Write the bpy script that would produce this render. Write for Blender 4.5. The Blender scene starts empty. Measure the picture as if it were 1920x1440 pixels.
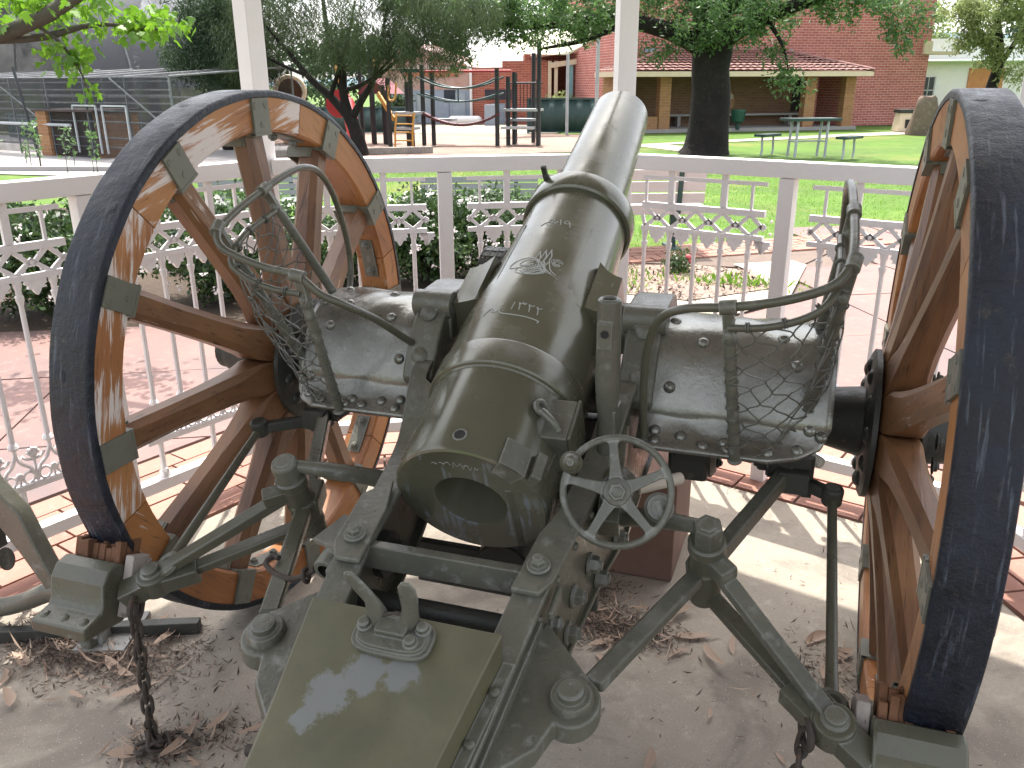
import bpy, bmesh, math, random
import numpy as np
from mathutils import Vector, Matrix, Euler
S = bpy.context.scene
COL = S.collection
PI = math.pi
R = math.radians
# ------------------------------------------------------------------ camera, sky, sun, exposure
cam = bpy.data.cameras.new('camera'); cam_o = bpy.data.objects.new('camera', cam); COL.objects.link(cam_o)
cx, cy, cz, yaw, pitch, roll = 0.55075, -1.85096, 1.37523, 0.346691, 0.341794, -0.004662
fwd = Vector((-math.sin(yaw)*math.cos(pitch), math.cos(yaw)*math.cos(pitch), -math.sin(pitch)))
rgt = Vector((math.cos(yaw), math.sin(yaw), 0)); upv = rgt.cross(fwd)
r2 = math.cos(roll)*rgt + math.sin(roll)*upv; u2 = -math.sin(roll)*rgt + math.cos(roll)*upv
m = Matrix((r2, u2, -fwd)).transposed().to_4x4(); m.translation = (cx, cy, cz)
cam_o.matrix_world = m
cam.sensor_fit = 'HORIZONTAL'; cam.sensor_width = 36; cam.lens = 1585/1920*36
cam.clip_start = 0.05; cam.clip_end = 3000
S.camera = cam_o
SUN_EL, SUN_AZ = R(66), math.atan2(-0.38, 0.92)      # azimuth measured from +Y towards +X
W = bpy.data.worlds.new('World'); S.world = W; W.use_nodes = True
nt = W.node_tree; bg = nt.nodes['Background']
sky = nt.nodes.new('ShaderNodeTexSky'); sky.sky_type = 'NISHITA'; sky.sun_disc = False
sky.sun_elevation = SUN_EL; sky.sun_rotation = SUN_AZ
sky.air_density = .75; sky.dust_density = 3.2; sky.ozone_density = .3
hs = nt.nodes.new('ShaderNodeHueSaturation'); hs.inputs['Saturation'].default_value = .30; hs.inputs['Value'].default_value = 1.2
nt.links.new(sky.outputs[0], hs.inputs['Color']); nt.links.new(hs.outputs[0], bg.inputs[0]); bg.inputs[1].default_value = 0.15
sl = bpy.data.lights.new('sun', 'SUN'); sl.energy = 2.3; sl.angle = R(0.5); sl.color = (1, .95, .87)
so = bpy.data.objects.new('sun', sl); COL.objects.link(so)
sd = Vector((math.sin(SUN_AZ)*math.cos(SUN_EL), math.cos(SUN_AZ)*math.cos(SUN_EL), math.sin(SUN_EL)))
so.rotation_euler = sd.to_track_quat('Z', 'Y').to_euler()
vs = S.view_settings; vs.view_transform = 'Standard'; vs.look = 'None'; vs.gamma = 1; vs.use_curve_mapping = False
vs.exposure = 1.80
S.render.engine = 'CYCLES'
rng = random.Random(7); nr = np.random.RandomState(11)

# ------------------------------------------------------------------ material helpers
def N(t, kind, **kw):
    n = t.nodes.new(kind)
    for k, v in kw.items():
        if k.startswith('i_'):
            n.inputs[int(k[2:]) if k[2:].isdigit() else k[2:]].default_value = v
        else: setattr(n, k, v)
    return n
def base(name, col, rough=.6, metal=0, spec=.5):
    M = bpy.data.materials.new(name); M.use_nodes = True
    b = M.node_tree.nodes['Principled BSDF']
    b.inputs['Base Color'].default_value = (*col, 1); b.inputs['Roughness'].default_value = rough
    b.inputs['Metallic'].default_value = metal; b.inputs['Specular IOR Level'].default_value = spec
    return M, M.node_tree, b
def mixc(t, fac, a, b):
    x = N(t, 'ShaderNodeMix', data_type='RGBA')
    for s, v in ((6, a), (7, b)):
        if isinstance(v, tuple): x.inputs[s].default_value = (*v, 1)
        else: t.links.new(v, x.inputs[s])
    if isinstance(fac, float): x.inputs[0].default_value = fac
    else: t.links.new(fac, x.inputs[0])
    return x.outputs[2]
def ramp(t, src, lo, hi):
    r = N(t, 'ShaderNodeMapRange', interpolation_type='SMOOTHSTEP'); r.inputs[1].default_value = lo; r.inputs[2].default_value = hi
    t.links.new(src, r.inputs[0]); return r.outputs[0]
def noise(t, scale, detail=4, rough=.55, vec=None, dist=0):
    n = N(t, 'ShaderNodeTexNoise'); n.inputs['Scale'].default_value = scale; n.inputs['Detail'].default_value = detail
    n.inputs['Roughness'].default_value = rough; n.inputs['Distortion'].default_value = dist
    if vec is not None: t.links.new(vec, n.inputs['Vector'])
    return n.outputs[0]
def coords(t, out='Object', scale=None, rot=None):
    c = N(t, 'ShaderNodeTexCoord').outputs[out]
    if scale or rot:
        mp = N(t, 'ShaderNodeMapping')
        if scale: mp.inputs['Scale'].default_value = scale
        if rot: mp.inputs['Rotation'].default_value = rot
        t.links.new(c, mp.inputs[0]); return mp.outputs[0]
    return c
def bump(t, b, h, strength, dist=.01):
    n = N(t, 'ShaderNodeBump'); n.inputs['Strength'].default_value = strength; n.inputs['Distance'].default_value = dist
    t.links.new(h, n.inputs['Height']); t.links.new(n.outputs[0], b.inputs['Normal'])
def paint(name, c1, c2, rough=.4, wear=None, wlo=.6, whi=.7, ns=6, ws=14, bs=.15, spec=.5, metal=0, vary=True, coat=0):
    """brushed or sprayed paint: two slow tones, patches of wear, fine relief, uneven gloss"""
    M, t, b = base(name, c1, rough, metal, spec)
    v = coords(t)
    if vary:
        oi = N(t, 'ShaderNodeObjectInfo'); ad = N(t, 'ShaderNodeVectorMath', operation='ADD')
        t.links.new(v, ad.inputs[0]); sc = N(t, 'ShaderNodeMath', operation='MULTIPLY'); sc.inputs[1].default_value = 40
        t.links.new(oi.outputs['Random'], sc.inputs[0]); t.links.new(sc.outputs[0], ad.inputs[1]); v = ad.outputs[0]
    n1 = noise(t, ns, 5, .6, v); c = mixc(t, ramp(t, n1, .3, .7), c1, c2)
    n2 = noise(t, ws, 8, .65, v, .3)
    if wear:
        w = ramp(t, n2, wlo, whi); c = mixc(t, w, c, wear)
    t.links.new(c, b.inputs['Base Color'])
    rr = N(t, 'ShaderNodeMapRange'); rr.inputs[1].default_value = .3; rr.inputs[2].default_value = .75
    rr.inputs[3].default_value = max(.05, rough-.1); rr.inputs[4].default_value = rough+.2
    t.links.new(n2, rr.inputs[0]); t.links.new(rr.outputs[0], b.inputs['Roughness'])
    n3 = noise(t, 90, 4, .6, v); bump(t, b, n3, bs, .004)
    b.inputs['Coat Weight'].default_value = coat
    return M
OLV1, OLV2, WORN = (.088, .087, .060), (.065, .065, .047), (.15, .15, .125)
M_gun = paint('gun_paint', OLV1, OLV2, .30, WORN, .60, .74, 5, 16, .18)
M_gunw = paint('gun_paint_worn', (.110, .110, .085), (.080, .081, .064), .33, (.22, .225, .205), .52, .78, 7, 34, .35)
M_barrel = paint('barrel_paint', (.118, .116, .078), (.085, .086, .060), .20, (.165, .167, .145), .55, .8, 3, 7, .05, .7, .22)
def barrel_streaks(M):
    t = M.node_tree; b = t.nodes['Principled BSDF']; src = b.inputs['Base Color'].links[0].from_socket
    v = coords(t); sx = N(t, 'ShaderNodeSeparateXYZ'); t.links.new(v, sx.inputs[0])
    mp = N(t, 'ShaderNodeMapping'); mp.inputs['Scale'].default_value = (1, 1, .10); t.links.new(v, mp.inputs[0])
    a = noise(t, 75, 5, .6, mp.outputs[0], .4); d = noise(t, 11, 3, .5, v); ad = N(t, 'ShaderNodeMath', operation='ADD'); t.links.new(a, ad.inputs[0]); t.links.new(d, ad.inputs[1])
    f = ramp(t, ad.outputs[0], 1.08, 1.22); lt = N(t, 'ShaderNodeMath', operation='LESS_THAN'); lt.inputs[1].default_value = .004; t.links.new(sx.outputs[1], lt.inputs[0])
    mu = N(t, 'ShaderNodeMath', operation='MULTIPLY'); t.links.new(f, mu.inputs[0]); t.links.new(lt.outputs[0], mu.inputs[1])
    t.links.new(mixc(t, mu.outputs[0], src, (.17, .19, .20)), b.inputs['Base Color'])
barrel_streaks(M_barrel)
M_plate = paint('seat_plate_paint', (.24, .24, .215), (.13, .132, .115), .24, (.34, .345, .32), .58, .78, 5, 13, .22, .5, .62)
M_iron = paint('dark_iron', (.035, .037, .03), (.022, .023, .02), .5, (.09, .09, .075), .62, .75, 8, 20, .4)
def edge_wear(M, col, rad=.007, lo=.035, hi=.16):
    # paint rubbed thin along real edges: compare the normal with one rounded over the edge
    t = M.node_tree; b = t.nodes['Principled BSDF']; src = b.inputs['Base Color'].links[0].from_socket
    bv = N(t, 'ShaderNodeBevel', samples=4); bv.inputs['Radius'].default_value = rad; g = N(t, 'ShaderNodeNewGeometry')
    d = N(t, 'ShaderNodeVectorMath', operation='DOT_PRODUCT'); t.links.new(bv.outputs[0], d.inputs[0]); t.links.new(g.outputs['Normal'], d.inputs[1])
    iv = N(t, 'ShaderNodeMath', operation='SUBTRACT'); iv.inputs[0].default_value = 1; t.links.new(d.outputs['Value'], iv.inputs[1])
    n = noise(t, 40, 6, .7, coords(t)); nm = N(t, 'ShaderNodeMath', operation='MULTIPLY'); t.links.new(iv.outputs[0], nm.inputs[0]); t.links.new(n, nm.inputs[1])
    t.links.new(mixc(t, ramp(t, nm.outputs[0], lo, hi), src, col), b.inputs['Base Color'])
def chips(M, col, sc=95, lo=.70):
    t = M.node_tree; b = t.nodes['Principled BSDF']; src = b.inputs['Base Color'].links[0].from_socket
    n = noise(t, sc, 4, .7, coords(t)); t.links.new(mixc(t, ramp(t, n, lo, lo+.03), src, col), b.inputs['Base Color'])
edge_wear(M_gunw, (.24, .25, .225)); edge_wear(M_gun, (.20, .205, .18))
for M_ in (M_gun, M_gunw): chips(M_, (.19, .19, .165)); chips(M_, (.02, .018, .012), 70, .71)
M_engr = paint('engraved_line', (.36, .37, .34), (.28, .29, .27), .5, None)
M_rust = paint('rusty_chain', (.06, .045, .035), (.035, .03, .025), .75, (.10, .06, .035), .55, .7, 30, 60, .5)
M_white = paint('white_paint', (.74, .71, .70), (.70, .675, .67), .42, (.38, .22, .13), .74, .80, 2, 9, .2)
M_cast = paint('white_cast_iron', (.75, .72, .715), (.68, .65, .65), .5, (.42, .28, .18), .76, .82, 8, 25, .5)
M_post = paint('dark_post', (.018, .02, .024), (.028, .03, .035), .5)
M_yel = paint('yellow_metal', (.55, .28, .05), (.5, .24, .04), .45)
M_red = paint('red_plastic', (.42, .03, .03), (.36, .03, .035), .45)
M_mar = paint('maroon_board', (.10, .02, .025), (.08, .018, .02), .5)
M_teal = paint('teal_metal', (.03, .09, .09), (.03, .075, .08), .45)
M_cream = paint('cream_paint', (.62, .52, .38), (.58, .48, .34), .6)
M_grey = paint('galvanised', (.42, .44, .46), (.34, .36, .38), .45)
M_dgreen = paint('dark_green_paint', (.018, .05, .045), (.022, .058, .05), .5)
M_fab = paint('shade_cloth', (.62, .58, .45), (.58, .54, .42), .8)
M_pipe = paint('cage_pipe', (.16, .17, .18), (.11, .12, .13), .6, (.3, .3, .3), .55, .7)
M_mark = paint('dark_slot', (.008, .008, .008), (.01, .01, .01), .7)

def tyre_mat():
    M, t, b = base('iron_tyre_paint', (.012, .015, .024), .4, 0, .36)
    v = coords(t); n1 = noise(t, 9, 7, .7, v, .4)
    # rust-like chalky runs that follow the tread round the rim: noise in (angle, width)
    sx = N(t, 'ShaderNodeSeparateXYZ'); t.links.new(v, sx.inputs[0])
    at = N(t, 'ShaderNodeMath', operation='ARCTAN2'); t.links.new(sx.outputs[1], at.inputs[0]); t.links.new(sx.outputs[2], at.inputs[1])
    mx = N(t, 'ShaderNodeMath', operation='MULTIPLY'); mx.inputs[1].default_value = 55; t.links.new(sx.outputs[0], mx.inputs[0])
    ma = N(t, 'ShaderNodeMath', operation='MULTIPLY'); ma.inputs[1].default_value = 3.2; t.links.new(at.outputs[0], ma.inputs[0])
    cb = N(t, 'ShaderNodeCombineXYZ'); t.links.new(mx.outputs[0], cb.inputs[0]); t.links.new(ma.outputs[0], cb.inputs[1])
    st = noise(t, 1.6, 5, .6, cb.outputs[0], .3)
    c = mixc(t, ramp(t, n1, .35, .7), (.005, .0068, .012), (.015, .021, .034))
    c = mixc(t, ramp(t, st, .56, .70), c, (.07, .082, .105))
    n4 = noise(t, 26, 6, .7, v); c = mixc(t, ramp(t, n4, .60, .70), c, (.045, .038, .034))
    t.links.new(c, b.inputs['Base Color'])
    rr = ramp(t, n1, .3, .8); q = N(t, 'ShaderNodeMapRange'); q.inputs[3].default_value = .30; q.inputs[4].default_value = .62
    t.links.new(rr, q.inputs[0]); t.links.new(q.outputs[0], b.inputs['Roughness'])
    bump(t, b, noise(t, 45, 7, .7, v), .8, .008)
    return M
M_tyre = tyre_mat()
def wood_mat(name, c1, c2, c3, flake, flo, fhi, rough=.42, axis='Z'):
    """varnished hardwood, grain along local Z; flaked old varnish shows pale grey wood"""
    M, t, b = base(name, c1, rough)
    oi = N(t, 'ShaderNodeObjectInfo'); v0 = coords(t)
    ad = N(t, 'ShaderNodeVectorMath', operation='ADD'); sc = N(t, 'ShaderNodeMath', operation='MULTIPLY'); sc.inputs[1].default_value = 30
    t.links.new(oi.outputs['Random'], sc.inputs[0]); t.links.new(v0, ad.inputs[0]); t.links.new(sc.outputs[0], ad.inputs[1])
    mp = N(t, 'ShaderNodeMapping'); mp.inputs['Scale'].default_value = {'Z': (1, 1, .07), 'Y': (1, .07, 1)}[axis]
    t.links.new(ad.outputs[0], mp.inputs[0]); v = mp.outputs[0]
    g1 = noise(t, 55, 5, .6, v, .6); g2 = noise(t, 120, 4, .65, v); g3 = noise(t, 4, 3, .5, ad.outputs[0])
    c = mixc(t, ramp(t, g1, .3, .72), c1, c2); c = mixc(t, ramp(t, g3, .35, .7), c, c3)
    dk = ramp(t, g2, .57, .68); k = N(t, 'ShaderNodeMath', operation='MULTIPLY'); k.inputs[1].default_value = .85
    t.links.new(dk, k.inputs[0]); c = mixc(t, k.outputs[0], c, tuple(x*.35 for x in c1))
    fl = noise(t, 70, 6, .7, v, .8); pm = noise(t, 5, 3, .5, ad.outputs[0])
    sm = N(t, 'ShaderNodeMath', operation='ADD'); t.links.new(fl, sm.inputs[0]); t.links.new(pm, sm.inputs[1])
    f = ramp(t, sm.outputs[0], flo, fhi); c = mixc(t, f, c, flake)
    t.links.new(c, b.inputs['Base Color'])
    q = N(t, 'ShaderNodeMapRange'); q.inputs[3].default_value = rough; q.inputs[4].default_value = .85
    t.links.new(f, q.inputs[0]); t.links.new(q.outputs[0], b.inputs['Roughness'])
    bump(t, b, g1, .35, .004)
    return M
M_spoke = wood_mat('spoke_wood', (.158, .074, .034), (.092, .042, .022), (.212, .104, .046), (.50, .42, .36), 1.25, 1.33)
M_fel = wood_mat('felloe_wood', (.30, .115, .032), (.21, .078, .024), (.35, .15, .045), (.55, .48, .42), 1.20, 1.28, .42, 'Y')
M_felw = wood_mat('felloe_wood_flaked', (.33, .14, .05), (.26, .10, .035), (.38, .175, .06), (.60, .53, .49), .96, 1.08, .6, 'Y')
M_old = wood_mat('old_grey_wood', (.3, .27, .24), (.2, .17, .15), (.34, .3, .27), (.45, .42, .4), 1.1, 1.3, .85)
M_cork = paint('brown_block_wood', (.16, .075, .035), (.11, .05, .025), .85, None, bs=.8)
def ground_mat(name, c1, c2, c3, s1, s2, rough=.85, bs=.5, spec=.3):
    M, t, b = base(name, c1, rough, 0, spec)
    v = coords(t); a = noise(t, s1, 6, .6, v); d = noise(t, s2, 6, .7, v); e = noise(t, s2*7, 3, .7, v)
    c = mixc(t, ramp(t, a, .3, .7), c1, c2); c = mixc(t, ramp(t, d, .5, .75), c, c3)
    k = N(t, 'ShaderNodeMath', operation='MULTIPLY'); k.inputs[1].default_value = .6; t.links.new(ramp(t, e, .58, .75), k.inputs[0])
    c = mixc(t, k.outputs[0], c, tuple(x*.5 for x in c1))
    t.links.new(c, b.inputs['Base Color']); bump(t, b, d, bs, .01); return M
M_conc = ground_mat('floor_concrete', (.345, .30, .245), (.285, .25, .205), (.39, .345, .285), 2.2, 22, .8, .3)
def speckle(M, col, sc, lo):
    t = M.node_tree; b = t.nodes['Principled BSDF']; src = b.inputs['Base Color'].links[0].from_socket
    n = noise(t, sc, 2, .5, coords(t)); t.links.new(mixc(t, ramp(t, n, lo, lo+.06), src, col), b.inputs['Base Color'])
def stains_and_dapple(M, col, sc, lo, hi):
    t = M.node_tree; b = t.nodes['Principled BSDF']; src = b.inputs['Base Color'].links[0].from_socket
    n = noise(t, sc, 5, .6, coords(t), .5); t.links.new(mixc(t, ramp(t, n, lo, hi), src, col), b.inputs['Base Color'])
stains_and_dapple(M_conc, (.20, .172, .142), 3.0, .50, .66)  # dark noise patches: floor staining that also imitates dappled shade
speckle(M_conc, (.62, .56, .48), 260, .66); speckle(M_conc, (.14, .11, .09), 210, .68)
M_pink = ground_mat('pink_concrete', (.225, .135, .117), (.17, .112, .102), (.265, .17, .15), 1.5, 12, .8, .3)
M_path = ground_mat('pale_concrete', (.36, .31, .25), (.31, .27, .215), (.40, .35, .29), 1, 9, .85, .3)
M_greyc = ground_mat('grey_concrete', (.33, .31, .30), (.28, .265, .26), (.37, .35, .34), 1, 9, .85, .3)
M_lawn = ground_mat('lawn_grass', (.075, .15, .012), (.05, .10, .012), (.13, .19, .03), .45, 3.2, .9, .8)
M_bark = ground_mat('bark_chips', (.30, .21, .17), (.22, .15, .12), (.38, .29, .24), 1.2, 25, .95, .9)
M_soil = ground_mat('garden_soil', (.07, .05, .035), (.05, .035, .025), (.10, .075, .055), 3, 30, .95, .8)
M_rock = ground_mat('monument_rock', (.16, .12, .09), (.12, .09, .07), (.24, .2, .16), 2, 9, .9, .9)
M_hill = ground_mat('haze_blue_hill', (.10, .15, .17), (.075, .12, .14), (.13, .18, .2), .06, .35, 1, 0)  # blue of distant haze is mixed into the foliage colour
M_joint = ground_mat('mortar_joint', (.16, .12, .10), (.13, .10, .08), (.2, .15, .12), 3, 20, .95, .5)
stains_and_dapple(M_pink, (.15, .11, .105), 1.1, .52, .66); stains_and_dapple(M_lawn, (.13, .15, .03), .35, .52, .68)
def brick_unit_mat(name, c1, c2, c3):
    M, t, b = base(name, c1, .85, 0, .3)
    oi = N(t, 'ShaderNodeObjectInfo'); c = mixc(t, oi.outputs['Random'], c1, c2)
    n = noise(t, 30, 6, .65, coords(t)); c = mixc(t, ramp(t, n, .5, .75), c, c3)
    t.links.new(c, b.inputs['Base Color']); bump(t, b, n, .5, .004); return M
M_brick = brick_unit_mat('paver_brick', (.28, .14, .105), (.34, .185, .14), (.32, .2, .16))
def brickwall(name, c1, c2, mortar, w, h):
    M, t, b = base(name, c1, .9, 0, .2)
    v = coords(t, 'Object'); sx = N(t, 'ShaderNodeSeparateXYZ'); t.links.new(v, sx.inputs[0])
    ad = N(t, 'ShaderNodeMath', operation='ADD'); t.links.new(sx.outputs[0], ad.inputs[0]); t.links.new(sx.outputs[1], ad.inputs[1])
    cb = N(t, 'ShaderNodeCombineXYZ'); t.links.new(ad.outputs[0], cb.inputs[0]); t.links.new(sx.outputs[2], cb.inputs[1])
    br = N(t, 'ShaderNodeTexBrick'); t.links.new(cb.outputs[0], br.inputs['Vector'])
    for k, val in (('Color1', c1), ('Color2', c2), ('Mortar', mortar)): br.inputs[k].default_value = (*val, 1)
    br.inputs['Scale'].default_value = 1; br.inputs['Brick Width'].default_value = w; br.inputs['Row Height'].default_value = h
    br.inputs['Mortar Size'].default_value = h*.07; br.inputs['Bias'].default_value = -.1
    n = noise(t, 1.3, 4, .6, v); c = mixc(t, ramp(t, n, .3, .8), br.outputs[0], tuple(x*.7 for x in c1))
    x = N(t, 'ShaderNodeMix', data_type='RGBA'); x.inputs[0].default_value = .35
    t.links.new(br.outputs[0], x.inputs[6]); t.links.new(c, x.inputs[7]); t.links.new(x.outputs[2], b.inputs['Base Color'])
    bump(t, b, br.outputs[1], -.4, .01); return M
M_rbrick = brickwall('red_brickwork', (.45, .15, .12), (.34, .105, .085), (.62, .50, .47), .24, .078)
M_ybrick = brickwall('tan_brickwork', (.36, .19, .09), (.28, .14, .07), (.33, .25, .18), .24, .078)
M_rbrick2 = brickwall('old_red_brickwork', (.36, .11, .07), (.26, .075, .05), (.4, .28, .24), .24, .078)
def corr_mat(name, c1, c2, c3, s=9):
    M, t, b = base(name, c1, .6); v = coords(t); n = noise(t, .9, 5, .65, v); n2 = noise(t, 3, 6, .7, v)
    c = mixc(t, ramp(t, n, .35, .65), c1, c2); c = mixc(t, ramp(t, n2, .5, .7), c, c3)
    t.links.new(c, b.inputs['Base Color']); return M
M_rusty = corr_mat('rusty_roof_iron', (.42, .30, .27), (.38, .16, .11), (.48, .40, .38))
M_blue = corr_mat('blue_grey_sheet', (.26, .30, .36), (.22, .26, .32), (.30, .33, .38))
M_colb = corr_mat('green_fence_sheet', (.028, .065, .062), (.035, .075, .07), (.03, .06, .06))
M_tile = paint('terracotta_tile', (.23, .105, .085), (.165, .075, .065), .65, (.34, .2, .16), .55, .7, 9, 14, .3)
M_bark_d = ground_mat('dark_bark', (.022, .018, .017), (.015, .012, .012), (.04, .033, .03), 3, 14, .95, 1)
M_bark_g = ground_mat('grey_bark', (.085, .08, .065), (.06, .055, .045), (.13, .12, .10), 3, 12, .9, .8)
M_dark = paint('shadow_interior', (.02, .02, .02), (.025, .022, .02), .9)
M_glass = paint('window_glass', (.03, .035, .045), (.04, .045, .06), .1)
M_ply = paint('roof_lining', (.40, .385, .36), (.36, .35, .33), .7)
def leaf_mat(name, c1, c2, tr=.35, rough=.5):
    M = bpy.data.materials.new(name); M.use_nodes = True; t = M.node_tree; b = t.nodes['Principled BSDF']
    g = N(t, 'ShaderNodeNewGeometry'); c = mixc(t, g.outputs['Random Per Island'], c1, c2)
    t.links.new(c, b.inputs['Base Color']); b.inputs['Roughness'].default_value = rough
    tl = N(t, 'ShaderNodeBsdfTranslucent'); c2_ = mixc(t, .5, c, tuple(min(1, x*1.7) for x in c2)); t.links.new(c2_, tl.inputs[0])
    mx = N(t, 'ShaderNodeMixShader'); mx.inputs[0].default_value = tr
    t.links.new(b.outputs[0], mx.inputs[1]); t.links.new(tl.outputs[0], mx.inputs[2])
    t.links.new(mx.outputs[0], t.nodes['Material Output'].inputs[0]); return M
L_plane = leaf_mat('plane_leaves', (.055, .14, .012), (.14, .28, .02), .45)
L_kurra = leaf_mat('kurrajong_leaves', (.05, .11, .04), (.11, .19, .06), .35)
L_sheoak = leaf_mat('sheoak_foliage', (.022, .04, .018), (.065, .09, .038), .3, .85)
L_pepper = leaf_mat('pepper_foliage', (.022, .048, .022), (.055, .09, .04), .25, .8)
L_willow = leaf_mat('pale_foliage', (.17, .22, .075), (.27, .32, .13), .4, .8)
L_hedge = leaf_mat('hedge_leaves', (.022, .05, .018), (.06, .11, .03), .2, .35)
L_flower = leaf_mat('white_petals', (.75, .68, .66), (.8, .74, .72), .3)
L_grass = leaf_mat('grass_blades', (.08, .19, .012), (.13, .25, .02), .35)
L_dry = leaf_mat('dry_gum_leaf', (.22, .13, .085), (.48, .36, .27), .12, .6)
L_debris = leaf_mat('leaf_crumbs', (.035, .025, .02), (.17, .12, .09), .05, .8)
def net_mat(name, col, a):
    M = bpy.data.materials.new(name); M.use_nodes = True; t = M.node_tree; b = t.nodes['Principled BSDF']
    b.inputs['Base Color'].default_value = (*col, 1); b.inputs['Roughness'].default_value = .8
    v = coords(t, 'Object'); n = noise(t, 1.5, 4, .6, v)
    r = N(t, 'ShaderNodeMapRange'); r.inputs[1].default_value = .3; r.inputs[2].default_value = .7; r.inputs[3].default_value = a-.12; r.inputs[4].default_value = a+.12
    t.links.new(n, r.inputs[0]); t.links.new(r.outputs[0], b.inputs['Alpha']); return M
M_net = net_mat('aviary_netting', (.03, .031, .035), .34)
M_net2 = net_mat('grey_dome_netting', (.07, .073, .083), .88)

# ------------------------------------------------------------------ mesh helpers
class MB:
    def __init__(s): s.v = []; s.f = []
    def add(s, vs, fs):
        o = len(s.v); s.v += [tuple(v) for v in vs]; s.f += [tuple(i+o for i in f) for f in fs]; return s
    def box(s, c, d, rot=None, taper=1):
        x, y, z = d[0]/2, d[1]/2, d[2]/2
        p = [Vector((sx*x*(taper if sz > 0 else 1), sy*y*(taper if sz > 0 else 1), sz*z)) for sz in (-1, 1) for sy in (-1, 1) for sx in (-1, 1)]
        if rot is not None:
            rm = rot if isinstance(rot, Matrix) else Euler(rot).to_matrix(); p = [rm @ q for q in p]
        c = Vector(c)
        return s.add([q+c for q in p], [(0, 2, 3, 1), (4, 5, 7, 6), (0, 1, 5, 4), (2, 6, 7, 3), (0, 4, 6, 2), (1, 3, 7, 5)])
    def bar(s, a, b, w, h, up=(0, 0, 1)):
        a, b = Vector(a), Vector(b); d = (b-a).normalized(); up = Vector(up)
        x = d.cross(up)
        if x.length < 1e-4: x = d.cross(Vector((1, 0, 0)))
        x.normalize(); u = x.cross(d)
        p = [q+x*(sx*w/2)+u*(su*h/2) for q in (a, b) for sx, su in ((-1, -1), (1, -1), (1, 1), (-1, 1))]
        return s.add(p, [(3, 2, 1, 0), (4, 5, 6, 7), (0, 1, 5, 4), (1, 2, 6, 5), (2, 3, 7, 6), (3, 0, 4, 7)])
    def tube(s, pts, r, n=10, closed=False, smooth=0, caps=True):
        pts = [Vector(p) for p in pts]
        rs = list(r) if isinstance(r, (list, tuple)) else [r]*len(pts)
        if smooth:
            P = []; Q = []; L = len(pts); rng_ = range(L if closed else L-1)
            for i in rng_:
                p0, p1, p2, p3 = (pts[(i-1) % L] if closed or i > 0 else pts[0]*2-pts[1]), pts[i], pts[(i+1) % L], (pts[(i+2) % L] if closed or i+2 < L else pts[-1]*2-pts[-2])
                for k in range(smooth):
                    t = k/smooth
                    P.append(.5*((2*p1)+(p2-p0)*t+(2*p0-5*p1+4*p2-p3)*t*t+(3*p1-p0-3*p2+p3)*t**3)); Q.append(rs[i]*(1-t)+rs[(i+1) % L]*t)
            if not closed: P.append(pts[-1]); Q.append(rs[-1])
            pts, rs = P, Q
        L = len(pts); ring = []; nrm = None; o = len(s.v)
        for i, p in enumerate(pts):
            if closed: t = pts[(i+1) % L]-pts[i-1]
            else: t = pts[min(i+1, L-1)]-pts[max(i-1, 0)]
            if t.length < 1e-9: t = Vector((0, 0, 1))
            t.normalize()
            if nrm is None:
                nrm = t.orthogonal().normalized()
            nrm = nrm-t*nrm.dot(t)
            if nrm.length < 1e-6: nrm = t.orthogonal()
            nrm.normalize(); bn = t.cross(nrm)
            for k in range(n):
                a = 2*PI*k/n; s.v.append(tuple(p+(nrm*math.cos(a)+bn*math.sin(a))*rs[i]))
        for i in range(L if closed else L-1):
            j = (i+1) % L
            for k in range(n):
                k2 = (k+1) % n; s.f.append((o+i*n+k, o+i*n+k2, o+j*n+k2, o+j*n+k))
        if caps and not closed:
            s.f.append(tuple(o+k for k in range(n-1, -1, -1))); s.f.append(tuple(o+(L-1)*n+k for k in range(n)))
        return s
    def lathe(s, o, d, prof, n=32, cap=True):
        """prof: list of (distance along d, radius)"""
        o, d = Vector(o), Vector(d).normalized(); a = d.orthogonal().normalized(); b = d.cross(a); st = len(s.v)
        for t, r in prof:
            for k in range(n):
                w = 2*PI*k/n; s.v.append(tuple(o+d*t+(a*math.cos(w)+b*math.sin(w))*max(r, 1e-5)))
        for i in range(len(prof)-1):
            for k in range(n):
                k2 = (k+1) % n; s.f.append((st+i*n+k, st+i*n+k2, st+(i+1)*n+k2, st+(i+1)*n+k))
        if cap:
            if prof[0][1] > 1e-4: s.f.append(tuple(st+k for k in range(n-1, -1, -1)))
            if prof[-1][1] > 1e-4: s.f.append(tuple(st+(len(prof)-1)*n+k for k in range(n)))
        return s
    def cyl(s, a, b, r, n=16, r2=None):
        a, b = Vector(a), Vector(b); return s.lathe(a, b-a, [(0, r), ((b-a).length, r if r2 is None else r2)], n)
    def prism(s, poly, z0, z1, fn=None):
        """poly of (a,b), extruded along a third axis; fn maps (a,b,t) to a point"""
        fn = fn or (lambda a, b, t: (a, b, t)); n = len(poly)
        p = [fn(a, b, z0) for a, b in poly]+[fn(a, b, z1) for a, b in poly]
        return s.add(p, [tuple(range(n-1, -1, -1)), tuple(range(n, 2*n))]+[(i, (i+1) % n, n+(i+1) % n, n+i) for i in range(n)])
    def hexbolt(s, p, d, r=.012, h=.010, washer=1.45, stud=.55):
        p, d = Vector(p), Vector(d).normalized()
        if washer: s.lathe(p, d, [(0, r*washer), (h*.22, r*washer), (h*.3, r*washer*.94)], 16)
        s.lathe(p+d*h*.2, d, [(0, r), (h*.75, r), (h, r*.8)], 6)
        if stud: s.lathe(p+d*h, d, [(0, r*stud), (h*.45, r*stud), (h*.55, r*stud*.75)], 12)
        return s
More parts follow.
